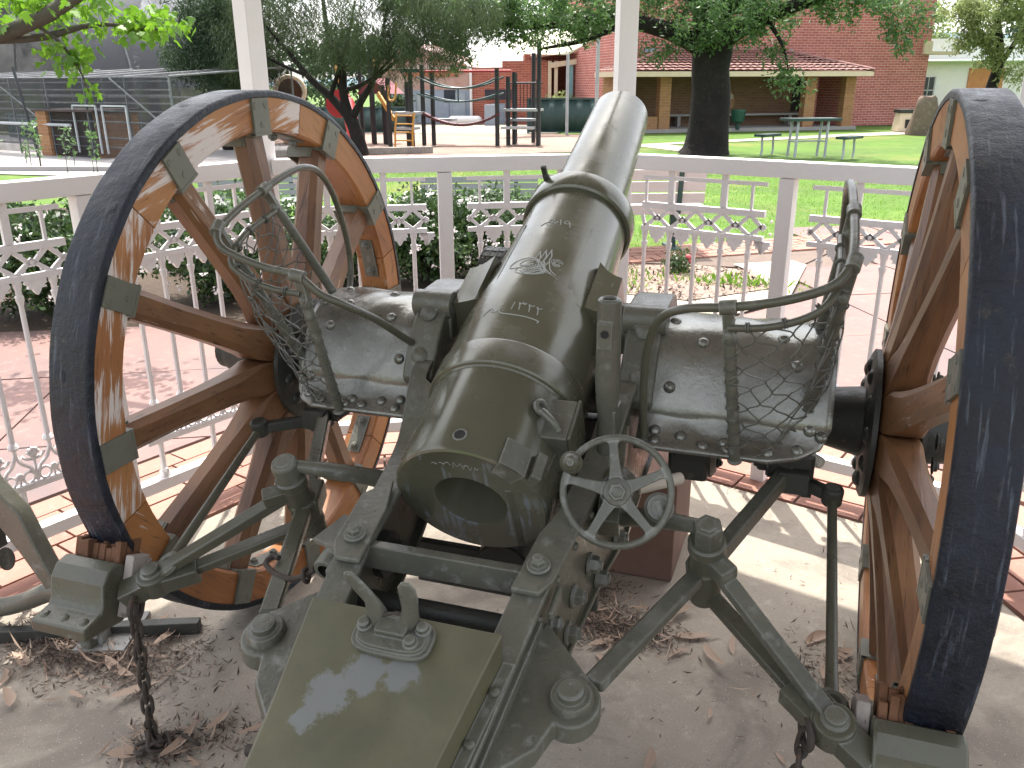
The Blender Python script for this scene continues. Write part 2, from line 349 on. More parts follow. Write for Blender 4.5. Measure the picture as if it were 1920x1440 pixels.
    def dome(s, p, d, r, h=None, n=10):
        h = h or r*.6; return s.lathe(p, d, [(-.002, r), (0, r), (h*.45, r*.88), (h*.8, r*.58), (h, r*.2), (h*1.02, 0)], n, True)
    def ball(s, c, r, n=10, sq=(1, 1, 1)):
        c = Vector(c); st = len(s.v); k = n//2+1
        for i in range(k+1):
            th = PI*i/k
            for j in range(n):
                ph = 2*PI*j/n; s.v.append((c[0]+r*sq[0]*math.sin(th)*math.cos(ph), c[1]+r*sq[1]*math.sin(th)*math.sin(ph), c[2]+r*sq[2]*math.cos(th)))
        for i in range(k):
            for j in range(n): s.f.append((st+i*n+j, st+(i+1)*n+j, st+(i+1)*n+(j+1) % n, st+i*n+(j+1) % n))
        return s
    def torus(s, c, ax, R_, r, n=24, m_=8, a0=0, a1=2*PI):
        c, ax = Vector(c), Vector(ax).normalized(); e = ax.orthogonal().normalized(); f = ax.cross(e)
        full = abs(a1-a0-2*PI) < 1e-6; k = n if full else n+1
        return s.tube([c+(e*math.cos(a0+(a1-a0)*i/n)+f*math.sin(a0+(a1-a0)*i/n))*R_ for i in range(k)], r, m_, closed=full)
    def grid(s, fn, nu, nv, flip=False):
        st = len(s.v)
        for i in range(nu+1):
            for j in range(nv+1): s.v.append(tuple(fn(i/nu, j/nv)))
        for i in range(nu):
            for j in range(nv):
                q = (st+i*(nv+1)+j, st+(i+1)*(nv+1)+j, st+(i+1)*(nv+1)+j+1, st+i*(nv+1)+j+1); s.f.append(q[::-1] if flip else q)
        return s
    def mesh(s, name, mat, smooth=35):
        me = bpy.data.meshes.new(name); me.from_pydata(s.v, [], s.f); me.update()
        bm = bmesh.new(); bm.from_mesh(me); bmesh.ops.recalc_face_normals(bm, faces=bm.faces); bm.to_mesh(me); bm.free()
        if mat: me.materials.append(mat)
        if smooth:
            me.shade_smooth(); me.set_sharp_from_angle(angle=R(smooth))
        return me
AZ = 0.025
def obj(name, mb, mat, parent=None, smooth=35, loc=(0, 0, 0), rz=0, bevel=0, kind=None, solid=0):
    me = mb if isinstance(mb, bpy.types.Mesh) else mb.mesh(name, mat, smooth)
    o = bpy.data.objects.new(name, me); COL.objects.link(o); o.location = loc; o.rotation_euler = (0, 0, rz)
    if parent: o.parent = parent
    if solid:
        md = o.modifiers.new('thickness', 'SOLIDIFY'); md.thickness = solid; md.offset = 0
    if bevel:
        md = o.modifiers.new('edge', 'BEVEL'); md.width = bevel; md.segments = 2; md.limit_method = 'ANGLE'; md.angle_limit = R(40)
        md.harden_normals = True
    if kind: o['kind'] = kind
    return o
def tag(o, label, cat, group=None, kind=None):
    o['label'] = label; o['category'] = cat
    if group: o['group'] = group
    if kind: o['kind'] = kind
    return o
def thing(name, label, cat, loc=(0, 0, 0), rz=0, group=None):
    o = bpy.data.objects.new(name, None); o.empty_display_size = .1; COL.objects.link(o); o.location = loc; o.rotation_euler = (0, 0, rz)
    return tag(o, label, cat, group)
def copy_tree(o, parent=None):
    c = o.copy(); COL.objects.link(c)
    if parent: c.parent = parent
    for ch in list(o.children): copy_tree(ch, c)
    return c
def place(name, me, parent, M):
    o = bpy.data.objects.new(name, me); COL.objects.link(o); o.parent = parent; o.matrix_local = M; return o
def axis_m(p, d, tw=0):
    """matrix at p whose local Z looks along d"""
    q = Vector(d).to_track_quat('Z', 'Y').to_matrix().to_4x4() @ Matrix.Rotation(tw, 4, 'Z'); q.translation = p; return q
def leaves(name, pts, size, mat, parent=None, asp=.45, down=0, kind=None, jitter=.35, flat=0):
    """one mesh of small rhombus leaves at the points; down>0 makes them hang, flat>0 lie level"""
    P = np.asarray(pts, float); n = len(P)
    d = nr.normal(size=(n, 3)); d[:, 2] = d[:, 2]*(1-min(down, .9))-down*1.6
    if flat: d[:, 2] *= (1-flat)
    d /= np.linalg.norm(d, axis=1)[:, None]+1e-9
    a = nr.normal(size=(n, 3))
    if flat: a = a*(1-flat)+np.array([0, 0, 1.])*flat*2
    w = np.cross(d, a); w /= np.linalg.norm(w, axis=1)[:, None]+1e-9
    s = size*(1+jitter*(nr.rand(n)*2-1))
    L = d*s[:, None]; B = w*(s*asp*.5)[:, None]; nn = np.cross(d, w)*(s*.12)[:, None]
    V = np.stack([P, P+L*.45+B+nn, P+L, P+L*.45-B+nn], 1).reshape(-1, 3)
    me = bpy.data.meshes.new(name); me.vertices.add(4*n); me.vertices.foreach_set('co', V.ravel())
    me.loops.add(4*n); me.loops.foreach_set('vertex_index', np.arange(4*n, dtype=np.int32))
    me.polygons.add(n); me.polygons.foreach_set('loop_start', np.arange(0, 4*n, 4, dtype=np.int32))
    me.polygons.foreach_set('loop_total', np.full(n, 4, dtype=np.int32)); me.update(); me.validate()
    me.materials.append(mat)
    o = bpy.data.objects.new(name, me); COL.objects.link(o)
    if parent: o.parent = parent
    if kind: o['kind'] = kind
    return o
def clumps(centres, rad, per, sq=(1, 1, 1)):
    out = []
    for c in centres:
        q = nr.normal(size=(per, 3)); q /= np.linalg.norm(q, axis=1)[:, None]; q *= (nr.rand(per)**.5)[:, None]*rad*(.7+.6*nr.rand())
        out.append(q*np.array(sq)+np.array(c))
    return np.concatenate(out)
def in_ell(c, r, n, shell=.55):
    q = nr.normal(size=(n, 3)); q /= np.linalg.norm(q, axis=1)[:, None]; q *= (shell+(1-shell)*nr.rand(n))[:, None]
    return q*np.array(r)+np.array(c)

# ------------------------------------------------------------------ the ground
def sheet(name, poly, z, mat, parent=None, kind='structure'):
    return obj(name, MB().add([(x, y, z) for x, y in poly], [tuple(range(len(poly)))]), mat, parent, 0, kind=kind)
OC = Vector((.032, -.375)); OA = .502; INR = 1.53
def octv(k, a=INR):
    t = OA+PI/2+PI/8*3-k*PI/4; r = a/math.cos(PI/8); return Vector((OC.x+r*math.cos(t), OC.y+r*math.sin(t)))
def octpoly(a): return [tuple(octv(k, a)) for k in range(8)][::-1]
sheet('lawn', [(-700, -60), (700, -60), (700, 1500), (-700, 1500)], -.02, M_lawn)
plaza = sheet('plaza', [(-6, -6), (6, -6), (6, 4.0), (1.75, 8.2), (.35, 6.2), (-1.0, 5.1), (-2.2, 3.9), (-3.2, 1.9), (-6, 1.0)], -.012, M_joint)
sheet('garden_bed', [(-9, .6), (-3.4, 1.62), (-2.75, 2.2), (-2.05, 3.0), (-1.45, 3.9), (-1.35, 5.0), (-3.2, 5.6), (-9, 6.0)], .0, M_soil)
sheet('mulch_patch', [(-.75, 3.72), (-.2, 3.66), (.3, 4.2), (.12, 4.75), (-.4, 4.85), (-.85, 4.6)], .022, M_bark)
sheet('playground_bark', [(-16, 12.6), (-9.6, 12.2), (-4.4, 16.2), (-4.5, 22.3), (-22, 22.3)], -.008, M_bark)
sheet('footpath', [(-3.9, 18.6), (-2.0, 16.5), (-1.5, 17.2), (-3.3, 19.3)], -.010, M_path)
sheet('footpath', [(-3.9, 18.6), (-3.6, 18.3), (2.9, 25.2), (8, 30), (7.5, 30.6), (2.4, 26.3)], -.006, M_path)
sheet('side_path', [(1.55, 8.0), (2.6, 8.0), (3.1, 12.5), (2.35, 12.5)], -.004, M_greyc)
sheet('aviary_ground', [(-40, 6.5), (-9.9, 9.0), (-10.2, 16), (-40, 20)], -.004, M_greyc)
sheet('shed_apron', [(-14, 21.0), (-6.9, 22.4), (-6.9, 29.5), (-15, 29.5)], .0, M_path)
# pink stamped concrete round the shelter: big slabs with open joints
def inpoly(p, poly):
    c = False; j = len(poly)-1
    for i in range(len(poly)):
        (xi, yi), (xj, yj) = poly[i], poly[j]
        if (yi > p[1]) != (yj > p[1]) and p[0] < (xj-xi)*(p[1]-yi)/(yj-yi)+xi: c = not c
        j = i
    return c
PLZ = [(-5.6, -5.6), (5.6, -5.6), (5.6, 4.2), (1.9, 8.4), (.75, 6.9), (.45, 5.1), (.34, 4.0), (-.2, 3.45), (-1.0, 3.6), (-2.1, 2.85), (-2.85, 2.0), (-3.5, 1.45), (-5.6, .7)]
e1 = Vector((math.cos(.502), math.sin(.502))); e2 = Vector((-e1.y, e1.x)); SL = .92
RING = 1.53+.115*4+.02
for i in range(-9, 10):
    for j in range(-9, 11):
        c0 = e1*(i*SL)+e2*(j*SL)+OC
        poly = [c0+e1*a+e2*b for a, b in ((.006, .006), (SL-.006, .006), (SL-.006, SL-.006), (.006, SL-.006))]
        # clip against the plaza outline by sampling, against the brick ring exactly
        ctr = c0+(e1+e2)*(SL/2)
        if not inpoly(ctr, PLZ): continue
        pl = [p.copy() for p in poly]
        inside = [p for p in pl if max((p-OC).dot(Vector((math.cos(OA+PI/2-k*PI/4), math.sin(OA+PI/2-k*PI/4)))) for k in range(8)) < RING]
        if len(inside) == 4: continue
        if inside:      # cut by the side of the ring that faces the slab
            k = max(range(8), key=lambda k: (ctr-OC).dot(Vector((math.cos(OA+PI/2-k*PI/4), math.sin(OA+PI/2-k*PI/4)))))
            n = Vector((math.cos(OA+PI/2-k*PI/4), math.sin(OA+PI/2-k*PI/4))); out = []
            for a, b in zip(pl, pl[1:]+pl[:1]):
                da, db = (a-OC).dot(n)-RING, (b-OC).dot(n)-RING
                if da >= 0: out.append(a)
                if da*db < 0: out.append(a+(b-a)*(da/(da-db)))
            pl = out
            if len(pl) < 3: continue
        if ctr.y < -2.8 or ctr.length > 7.5: pass
        h = .004*rng.random()
        obj('slab', MB().prism([(p.x, p.y) for p in pl], -.05, .0+h), M_pink, plaza, 0)
# the shelter floor and the brick ring
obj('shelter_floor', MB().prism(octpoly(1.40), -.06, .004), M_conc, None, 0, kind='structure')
ring = obj('brick_ring', MB().prism(octpoly(1.53+.115*4+.02), -.07, -.008), M_joint, None, 0, kind='structure')
brick_me = MB().prism([(-.104, -.052), (.104, -.052), (.104, .052), (-.104, .052)], -.03, .0).mesh('brick', M_brick, 0)
half_me = MB().prism([(-.06, -.052), (.06, -.052), (.06, .052), (-.06, .052)], -.03, .0).mesh('brick', M_brick, 0)
for k in (7, 0, 1, 2, 3):
    a, b = octv(k), octv(k+1); d = (b-a).normalized(); n = Vector((-d.y, d.x))
    if n.dot((a+b)/2-OC) < 0: n = -n
    for row in range(-1, 4):
        off = row*.115+.057; half = (INR+off)*math.tan(PI/8); x = -half+(.11 if row % 2 else 0)
        while x < half-.02:
            w = min(.218, half-x); p = (a+b)/2+d*(x+w/2)+n*off
            o = bpy.data.objects.new('brick', brick_me if w > .15 else half_me); COL.objects.link(o); o.parent = ring
            o.location = (p.x, p.y, .002+.004*rng.random()); o.rotation_euler = (rng.uniform(-.006, .006), rng.uniform(-.006, .006), math.atan2(d.y, d.x))
            if w < .15: o.scale = (max(.2, w/.128), 1, 1)
            x += .218
# brick edge of the lawn beside the plaza
edge = obj('brick_edging', MB().prism([(-1.0, 4.88), (.4, 5.0), (1.0, 6.9), (.3, 6.35), (-1.0, 5.35)], -.04, .0), M_joint, None, 0, kind='structure')
p0, p1 = Vector((-1.1, 4.95)), Vector((.85, 6.45)); dd = (p1-p0).normalized(); nn_ = Vector((-dd.y, dd.x)); L_ = (p1-p0).length
for row in range(5):
    x = .11*(row % 2)-.2
    while x < L_+.3:
        p = p0+dd*x+nn_*(row*.115-.2)
        o = bpy.data.objects.new('brick', brick_me); COL.objects.link(o); o.parent = edge
        o.location = (p.x, p.y, .012+.004*rng.random()); o.rotation_euler = (0, 0, math.atan2(dd.y, dd.x)); x += .222
sheet('concrete_strip', [(-.9, 3.2), (-.1, 3.05), (.42, 3.9), (.5, 5.15), (.38, 5.3), (-.05, 5.0), (.1, 4.75), (.3, 4.2), (-.2, 3.66), (-.75, 3.72)], .016, M_path)

# ------------------------------------------------------------------ the octagonal shelter: columns, roof, railings
gz = thing('gazebo', 'white octagonal memorial shelter with square columns standing over the old gun', 'shelter', (OC.x, OC.y, 0))
for k in range(8):
    v = octv(k); t = math.atan2(v.y-OC.y, v.x-OC.x)
    obj('column', MB().box((0, 0, 1.36), (.066, .066, 2.72)).box((0, 0, .01), (.11, .11, .02)), M_white, gz, 0, (v.x-OC.x, v.y-OC.y, 0), t+PI/8, bevel=.003)
EV, OH = 2.66, .26  # roof out of view; eave height and overhang shaped to steer sun and shade
def rp(a, z): return [(p[0]-OC.x, p[1]-OC.y, z) for p in octpoly(a)]
rf = MB(); e = rp(INR+OH, EV+.13); q = rp(.12, EV+1.05); rf.add(e+q, [(i, (i+1) % 8, 8+(i+1) % 8, 8+i) for i in range(8)]+[tuple(range(8, 16))])
obj('roof', rf, M_grey, gz, 0, solid=.02)
cl = MB(); cl.add(rp(INR+OH-.03, EV+.04)+rp(.1, EV+.55), [(i, (i+1) % 8, 8+(i+1) % 8, 8+i) for i in range(8)]+[tuple(range(8, 16))])
obj('ceiling_lining', cl, M_ply, gz, 0, solid=.01)
fb = MB(); bm_ = MB()
for k in range(8):
    a, b = rp(INR+OH, EV+.05)[k], rp(INR+OH, EV+.05)[(k+1) % 8]; fb.bar(a, b, .02, .15)
    a, b = rp(INR, EV+.02)[k], rp(INR, EV+.02)[(k+1) % 8]; bm_.bar(a, b, .05, .09)
obj('fascia', fb, M_white, gz, 0); obj('eave_beam', bm_, M_white, gz, 0)

def railing_parts(root, L):
    """railing in local coordinates: x along the side, y outwards, z up"""
    T = root
    obj('top_rail', MB().box((L/2, 0, 1.109), (L-.066, .062, .052)), M_white, T, 0, bevel=.003)
    obj('bottom_rail', MB().box((L/2, 0, .128), (L-.066, .045, .040)), M_white, T, 0, bevel=.003)
    obj('mid_post', MB().box((.62, 0, .541), (.050, .050, 1.080)), M_white, T, 0, bevel=.003)
    for x0 in (.108, .745):
        xs = [x0+.0985*i for i in range(5)]; xl, xr = x0-.022+.0, xs[-1]+.05
        xl = x0-.045 if x0 > .5 else x0-.012
        f = MB(); Y = .016
        for xx, w in ((xs[1], .022), (xs[3], .022)): f.box((xx, 0, 1.027), (w, Y*.9, .113))
        for xx in (xs[0], xs[4]): f.box((xx, 0, 1.0105), (.009, .010, .083))
        f.box(((xl+xr)/2, 0, 1.057), (xr-xl, .012, .013)); f.box(((xl+xr)/2, 0, .959), (xr-xl, .020, .021)); f.box(((xl+xr)/2, 0, .876), (xr-xl, .020, .016))
        lo, hi = .882, .951
        for i in range(-1, 5):
            a = xs[0]+.0985*i; b = a+.0985; mx = (a+b)/2
            ends = [(a, lo, mx, hi), (a+.0985, lo, mx, hi)]
            for (x1, z1, x2, z2) in ((a, lo, mx+.004, .923), (b, lo, mx-.004, .923), (mx, .906, a+.002, hi), (mx, .906, b-.002, hi)):
                if min(x1, x2) < xl-.002 or max(x1, x2) > xr+.002:
                    x1 = min(max(x1, xl), xr); x2 = min(max(x2, xl), xr)
                    if abs(x1-x2) < .01: continue
                f.bar((x1, 0, z1), (x2, 0, z2), .012, .0095, (0, 1, 0))
            if xl < mx < xr:
                f.ball((mx, 0, .9145), .010, 8, (1, .7, 1))
                for sx in (-1, 1):
                    f.ball((mx+sx*.024, 0, .9145+.021), .0055, 6); f.ball((mx+sx*.024, 0, .9145-.021), .0055, 6)
                # oak-leaf pendant
                poly = [(-.026, .868), (-.030, .855), (-.021, .850), (-.024, .842), (-.013, .842), (-.008, .832), (0, .823), (.008, .832), (.013, .842), (.024, .842), (.021, .850), (.030, .855), (.026, .868)]
                f.prism(poly, -.007, .007, lambda a_, b_, t_, mx=mx: (mx+a_, t_, b_))
        if xr-xs[4] > .03: f.prism([(xr-.03, .868), (xr-.012, .850), (xr-.010, .826), (xr, .826), (xr, .868)], -.007, .007, lambda a_, b_, t_: (a_, t_, b_))
        fo = obj('fret_panel', f, M_cast, T, 30)
        for xx in xs:
            obj('baluster', MB().lathe((xx, 0, .40), (0, 0, 1), [(0, .004), (0, .0135), (.006, .016), (.014, .0125), (.02, .0085), (.40, .0075), (.415, .0115), (.425, .0125), (.43, .0085), (.445, .009), (.455, .0125), (.47, .0125)], 8), M_cast, T, 30)
        g = MB()
        g.box(((xl+xr)/2, 0, .278), (xr-xl, .018, .018))
        for i in range(5):
            a = xs[i]; g.lathe((a, 0, .375), (0, 0, 1), [(0, .006), (.02, .006), (.03, .013), (.04, .006)], 8)
            for sx in (-1, 1):
                b = a+sx*.049
                if b < xl-.02 or b > xr+.02: continue
                g.tube([(a, 0, .385), (a+sx*.012, 0, .352), (a+sx*.036, 0, .330), (b, 0, .290)], .0055, 6, smooth=3)
                g.torus((a+sx*.026, 0, .305), (0, 1, 0), .017, .0045, 10, 5)
                if sx > 0:
                    g.ball((b, 0, .372), .013, 8, (1, .6, 1)); g.cyl((b, 0, .290), (b, 0, .365), .0045, 6)
                    for w in range(5): g.ball((b+.014*math.cos(w*PI/4), 0, .376+.012*math.sin(w*PI/4)), .0062, 6)
                    g.tube([(b-.032, 0, .372), (b-.02, 0, .36), (b, 0, .357), (b+.02, 0, .36), (b+.032, 0, .372)], .005, 6, smooth=2)
            g.ball((a, 0, .314), .012, 8, (1, .6, 1)); g.cyl((a, 0, .285), (a, 0, .31), .004, 6)
        for i in (0, 2, 4):
            g.lathe((xs[i], 0, .147), (0, 0, 1), [(0, .016), (.02, .016), (.022, .0095), (.125, .0095)], 8)
            g.ball((xs[i], -.013, .172), .009, 6)
        obj('foot_panel', g, M_cast, T, 30)
RLAB = {0: 'white cast iron railing left of the gun behind the orange-spoked wheel', 1: 'white cast iron railing in the middle between two tall columns behind the barrel',
        2: 'white cast iron railing right of the muzzle with pink paving behind it', 3: 'white cast iron railing beyond the near dark wheel at the right edge'}
proto = None
for k in (0, 1, 2, 3):
    a, b = octv(k), octv(k+1); d = b-a
    lo = (a.x, a.y, 0); rz = math.atan2(d.y, d.x)
    if proto is None:
        proto = thing('railing', RLAB[k], 'railing', lo, rz, 'cast iron railings between the shelter columns'); railing_parts(proto, d.length); o = proto
    else:
        o = copy_tree(proto); o.location = lo; o.rotation_euler = (0, 0, rz); o['label'] = RLAB[k]
# ------------------------------------------------------------------ the gun (root at the ground under the axle)
GUN = thing('field_gun', 'olive green howitzer with big wooden wheels, its barrel raised up and away to the right', 'cannon')
CW = Matrix.Rotation(AZ, 4, 'Z')
def gp(name, mb, mat, smooth=35, bevel=0, parent=None, **k):
    if parent is None: return obj(name, mb, mat, GUN, smooth, rz=AZ, bevel=bevel, **k)
    return obj(name, mb, mat, parent, smooth, bevel=bevel, **k)
V3 = Vector
# ---- barrel
EL = R(26.8); BM = CW @ Matrix.Translation((-.012, -.56, .645)) @ Matrix.Rotation(EL, 4, 'X')
bar = MB().lathe((0, 0, 0), (0, 1, 0), [(.40, 0), (.40, .040), (.10, .040), (.085, .044), (.055, .058), (.025, .066), (.008, .069), (.002, .0705), (0, .0725), (0, .1435), (.003, .1475), (.010, .150), (.206, .151),
    (.209, .153), (.211, .158), (.214, .1605), (.272, .1605), (.276, .159), (.279, .1555), (.40, .1535), (.50, .146), (.60, .138), (.70, .131), (.80, .1265), (.842, .125),
    (.842, .131), (.846, .1365), (.850, .138), (.898, .138), (.903, .136), (.905, .131), (.907, .099), (1.0, .0955), (1.20, .0885), (1.405, .082), (1.412, .081), (1.414, .078), (1.414, .069), (1.2, .069), (1.2, 0)], 96, False)
BAR = obj('barrel', bar, M_barrel, GUN, 28); BAR.matrix_local = BM
def bsub(name, mb, mat, smooth=35, bevel=0): return obj(name, mb, mat, BAR, smooth, bevel=bevel)
lug = []
def arc(cx_, cy_, r, a0, a1, n): return [(cx_+r*math.cos(a0+(a1-a0)*i/n), cy_+r*math.sin(a0+(a1-a0)*i/n)) for i in range(n+1)]
LAT = [.080, .092, .104, .116, .128, .140, .152, .164, .176]
def lug_top(x, L):
    c = float(np.interp(x, [.08, .10, .12, .14, .16, .176], [.124, .110, .100, .092, .086, .083])); r = float(np.interp(L, [.4, .5, .6, .7], [.1535, .146, .138, .131]))
    return min(c, math.sqrt(r*r-x*x)+.001) if x < .118 else c
def lug_front(x): return float(np.interp(x, [.08, .100, .108, .122, .142, .160, .176], [.72, .660, .630, .604, .585, .577, .574]))
for s in (-1, 1):
    lugm = MB()
    lugm.grid(lambda u, v: (s*(.08+.096*u), .452+(lug_front(.08+.096*u)-.452)*v, lug_top(.08+.096*u, .452+(lug_front(.08+.096*u)-.452)*v)), 16, 10)
    for vv in (0, 1): lugm.grid(lambda u, v: (s*(.08+.096*u), .452+(lug_front(.08+.096*u)-.452)*vv, lug_top(.08+.096*u, .452+(lug_front(.08+.096*u)-.452)*vv)*(1-v)-.085*v), 16, 1)
    lugm.grid(lambda u, v: (s*.176, .452+.122*u, .083*(1-v)-.085*v), 4, 1); lugm.grid(lambda u, v: (s*(.08+.096*u), .452+.122*v, -.085), 4, 1)
    bsub('trunnion_block', lugm, M_barrel, 40)
tr = MB()
for s in (-1, 1): tr.cyl((s*.17, .505, 0), (s*.272, .505, 0), .056, 32)
bsub('trunnion', tr, M_gun, 30)
lh = MB().lathe((.148, .545, .0825), (0, 0, 1), [(0, .0135), (.004, .0135), (.004, .0095), (0, .0095)], 20, False); bsub('lifting_eye_ring', lh, M_gunw)
bsub('lifting_eye_hole', MB().cyl((.148, .545, .080), (.148, .545, .0845), .0092, 16), M_mark, 0)
def rad(phi, r, L): return V3((math.sin(phi)*r, L, math.cos(phi)*r))
vr = MB(); p = rad(-.02, .1505, .035); n_ = rad(-.02, 1, 0)
vr.lathe(p, n_, [(-.004, .0135), (.0012, .0135), (.0012, .0105), (-.004, .0100)], 24, False); bsub('vent_rim', vr, M_gunw)
bsub('vent_hole', MB().lathe(p, n_, [(-.006, .0102), (.0007, .0102)], 20), M_mark, 0)
# sliding wedge housing on the right of the breech
wb = MB().prism([(.085, .100), (.168, .100), (.168, .196), (.085, .196)], -.10, .093, lambda a, b, t: (a, b, t))
bsub('breech_wedge_guide', wb, M_gunw, 20, .004)
wp = MB().prism([(.168, .102), (.174, .102), (.174, .198), (.168, .198)], -.16, .094, lambda a, b, t: (a, b, t)); bsub('wedge_end_plate', wp, M_gun, 20, .002)
bb = MB().prism([(.075, -.004), (.138, .012), (.146, .10), (.075, .10)], -.12, .055, lambda a, b, t: (a, b, t)); bsub('breech_side_face', bb, M_gun, 20, .004)
for a0, a1, L0, L1, hh in ((.52, .86, -.002, .055, .157),):
    q = MB(); q.grid(lambda u, v: rad(a0+(a1-a0)*u, hh, L0+(L1-L0)*v), 6, 1)
    q.add([rad(a0, hh, L0), rad(a1, hh, L0), rad(a1, .12, L0), rad(a0, .12, L0)], [(0, 1, 2, 3)]); q.add([rad(a0, hh, L1), rad(a1, hh, L1), rad(a1, .12, L1), rad(a0, .12, L1)], [(0, 1, 2, 3)])
    q.add([rad(a0, hh, L0), rad(a0, hh, L1), rad(a0, .12, L1), rad(a0, .12, L0)], [(0, 1, 2, 3)]); q.add([rad(a1, hh, L0), rad(a1, hh, L1), rad(a1, .12, L1), rad(a1, .12, L0)], [(0, 1, 2, 3)])
    bsub('breech_step', q, M_gunw, 20)
bsub('wedge_stop', MB().box((.128, .030, .083), (.020, .055, .040), (0, R(35), 0)), M_gunw, 20, .003)
bsub('breech_pin_hole', MB().lathe(rad(.93, .152, .022)+V3((-.012, 0, 0)), rad(.93, 1, 0), [(0, .008), (.0045, .008)], 14), M_mark, 0)
lv = MB(); c_ = rad(.76, .153, .148)
lv.torus(c_+rad(.76, .010, 0), rad(.76, 1, 0), .0125, .0055, 20, 8); lv.tube([c_+V3((.010, -.010, .008)), c_+V3((.034, -.026, .002)), c_+V3((.045, -.034, -.012))], [.008, .007, .006], 10, smooth=3); lv.dome(c_+rad(.76, .004, 0), rad(.76, 1, 0), .009)
bsub('wedge_catch', lv, M_gunw)
fs = MB().ball((-.075, .898, .118), .010, 8, (.7, 1, 1.3)); fs.bar((-.075, .898, .10), (-.080, .898, .150), .008, .012); bsub('fore_sight', fs, M_iron)
# engraved year, tughra, rosette and number: raised pale strokes that follow the round of the barrel
RP = [0, .278, .4, .5, .6, .7, .845]; RR = [.151, .1555, .1535, .146, .138, .131, .125]
def stroke(mb, pts, r=.0014, sm=4, L0=0, s0=0, k=1):
    out = []
    P_ = []
    for a, b in pts:
        L = L0+b*k; rr = float(np.interp(L, RP, RR))+.0001; P_.append(rad((s0+a*k)/rr, rr, L))
    mb.tube(P_, r, 5, smooth=sm)
year = MB()
for pts in ([(0, 0), (.001, .012), (.002, .022)],                                                       # 1
            [(.016, 0), (.015, .012), (.012, .022), (.016, .018), (.020, .023), (.023, .018), (.027, .022)],   # 3
            [(.037, -.001), (.036, .010), (.033, .020), (.038, .017), (.044, .020)],                        # 2
            [(.055, -.003), (.054, .009), (.050, .018), (.055, .015), (.061, .018)]):                       # 2
    stroke(year, pts, L0=.368, s0=-.006)
stroke(year, [(-.064, -.012), (-.064, -.006), (-.058, .002), (-.050, .008), (-.046, .004), (-.048, -.002), (-.042, -.004), (-.034, .001), (-.030, .004), (-.030, -.004), (-.022, -.010), (0, -.013), (.03, -.014), (.056, -.016), (.054, -.022)], L0=.365, s0=0)
stroke(year, [(-.030, .020), (-.027, .022)], .0016, L0=.362)
obj('engraved_year', year, M_engr, BAR, 30)
tug = MB(); Z = .512
stroke(tug, [(.028, -.006), (.020, .006), (.006, .028), (-.014, .040), (-.036, .038), (-.054, .028), (-.060, .014), (-.052, .006), (-.030, .006), (-.010, .012)], L0=Z)
stroke(tug, [(.030, -.008), (.024, .004), (.010, .022), (-.008, .032), (-.026, .030), (-.036, .020), (-.032, .013), (-.016, .013), (-.004, .018)], L0=Z)
for x, h in ((-.004, .064), (.007, .072), (.018, .076)):
    stroke(tug, [(x-.006, .022), (x-.001, .044), (x+.003, h)], L0=Z); stroke(tug, [(x+.003, h-.004), (x+.009, h-.026), (x+.008, h-.040), (x+.018, .004), (x+.034, -.010)], L0=Z)
for i, (a, b, c) in enumerate(((-.030, -.006, .026), (-.026, -.011, .022), (-.018, -.015, .018), (-.030, .002, .014))):
    stroke(tug, [(a, b), (a+.010, b-.006), (a+.026, b-.004), (a+.040, b+.006), (a+c+.026, b+.004)], L0=Z)
for i in range(7): stroke(tug, [(-.016+i*.006, -.010+i*.003), (-.012+i*.006, -.002+i*.004), (-.010+i*.006, .010+i*.003)], L0=Z)
stroke(tug, [(-.034, .004), (-.040, -.004), (-.034, -.014), (-.014, -.022), (.012, -.020), (.026, -.012)], L0=Z)
stroke(tug, [(.030, -.008), (.044, -.012), (.060, -.020)], .0007, L0=Z)
obj('engraved_tughra', tug, M_engr, BAR, 30)
ros = MB()
for q in range(3): stroke(ros, [((.013-.004*q)*math.cos(w)*(.9+.2*math.sin(3*w+q)), (.013-.004*q)*math.sin(w)) for w in np.linspace(.3*q, 5.9, 12)], .0008, 2, L0=.545, s0=.043)
for q in range(6): stroke(ros, [(.004*math.cos(q), .004*math.sin(q)), (.010*math.cos(q+.6), .010*math.sin(q+.6)), (.013*math.cos(q+.4), .013*math.sin(q+.4))], .0007, 2, L0=.545, s0=.043)
obj('engraved_rosette', ros, M_engr, BAR, 30)
num = MB()
stroke(num, [(.014, -.006), (.012, .006), (.010, .014)], L0=.695); stroke(num, [(.036, -.010), (.034, .002), (.030, .012), (.023, .012), (.021, .004), (.026, .002), (.033, .005)], L0=.695)
stroke(num, [(-.032, -.010), (-.022, .000), (-.010, .006), (-.004, .012), (-.012, .014), (-.016, .008), (-.006, .002), (.002, .002), (.006, .006)], L0=.695)
stroke(num, [(-.028, -.004), (-.016, .006), (-.004, .008)], .0009, L0=.695); stroke(num, [(-.020, -.008), (-.008, -.008), (.004, -.002)], .0009, L0=.695)
obj('engraved_number', num, M_engr, BAR, 30)
mk = MB()
for i in range(7): mk.tube([(-.055+.013*i+.004*math.sin(i*2.3), -.0006, .104+.005*math.sin(i*1.7)), (-.050+.013*i, -.0006, .112-.004*math.cos(i)), (-.046+.013*i, -.0006, .104+.006*math.sin(i)), (-.043+.013*i, -.0006, .108)], .0005, 5, smooth=3)
obj('engraved_breech_mark', mk, M_engr, BAR, 30)

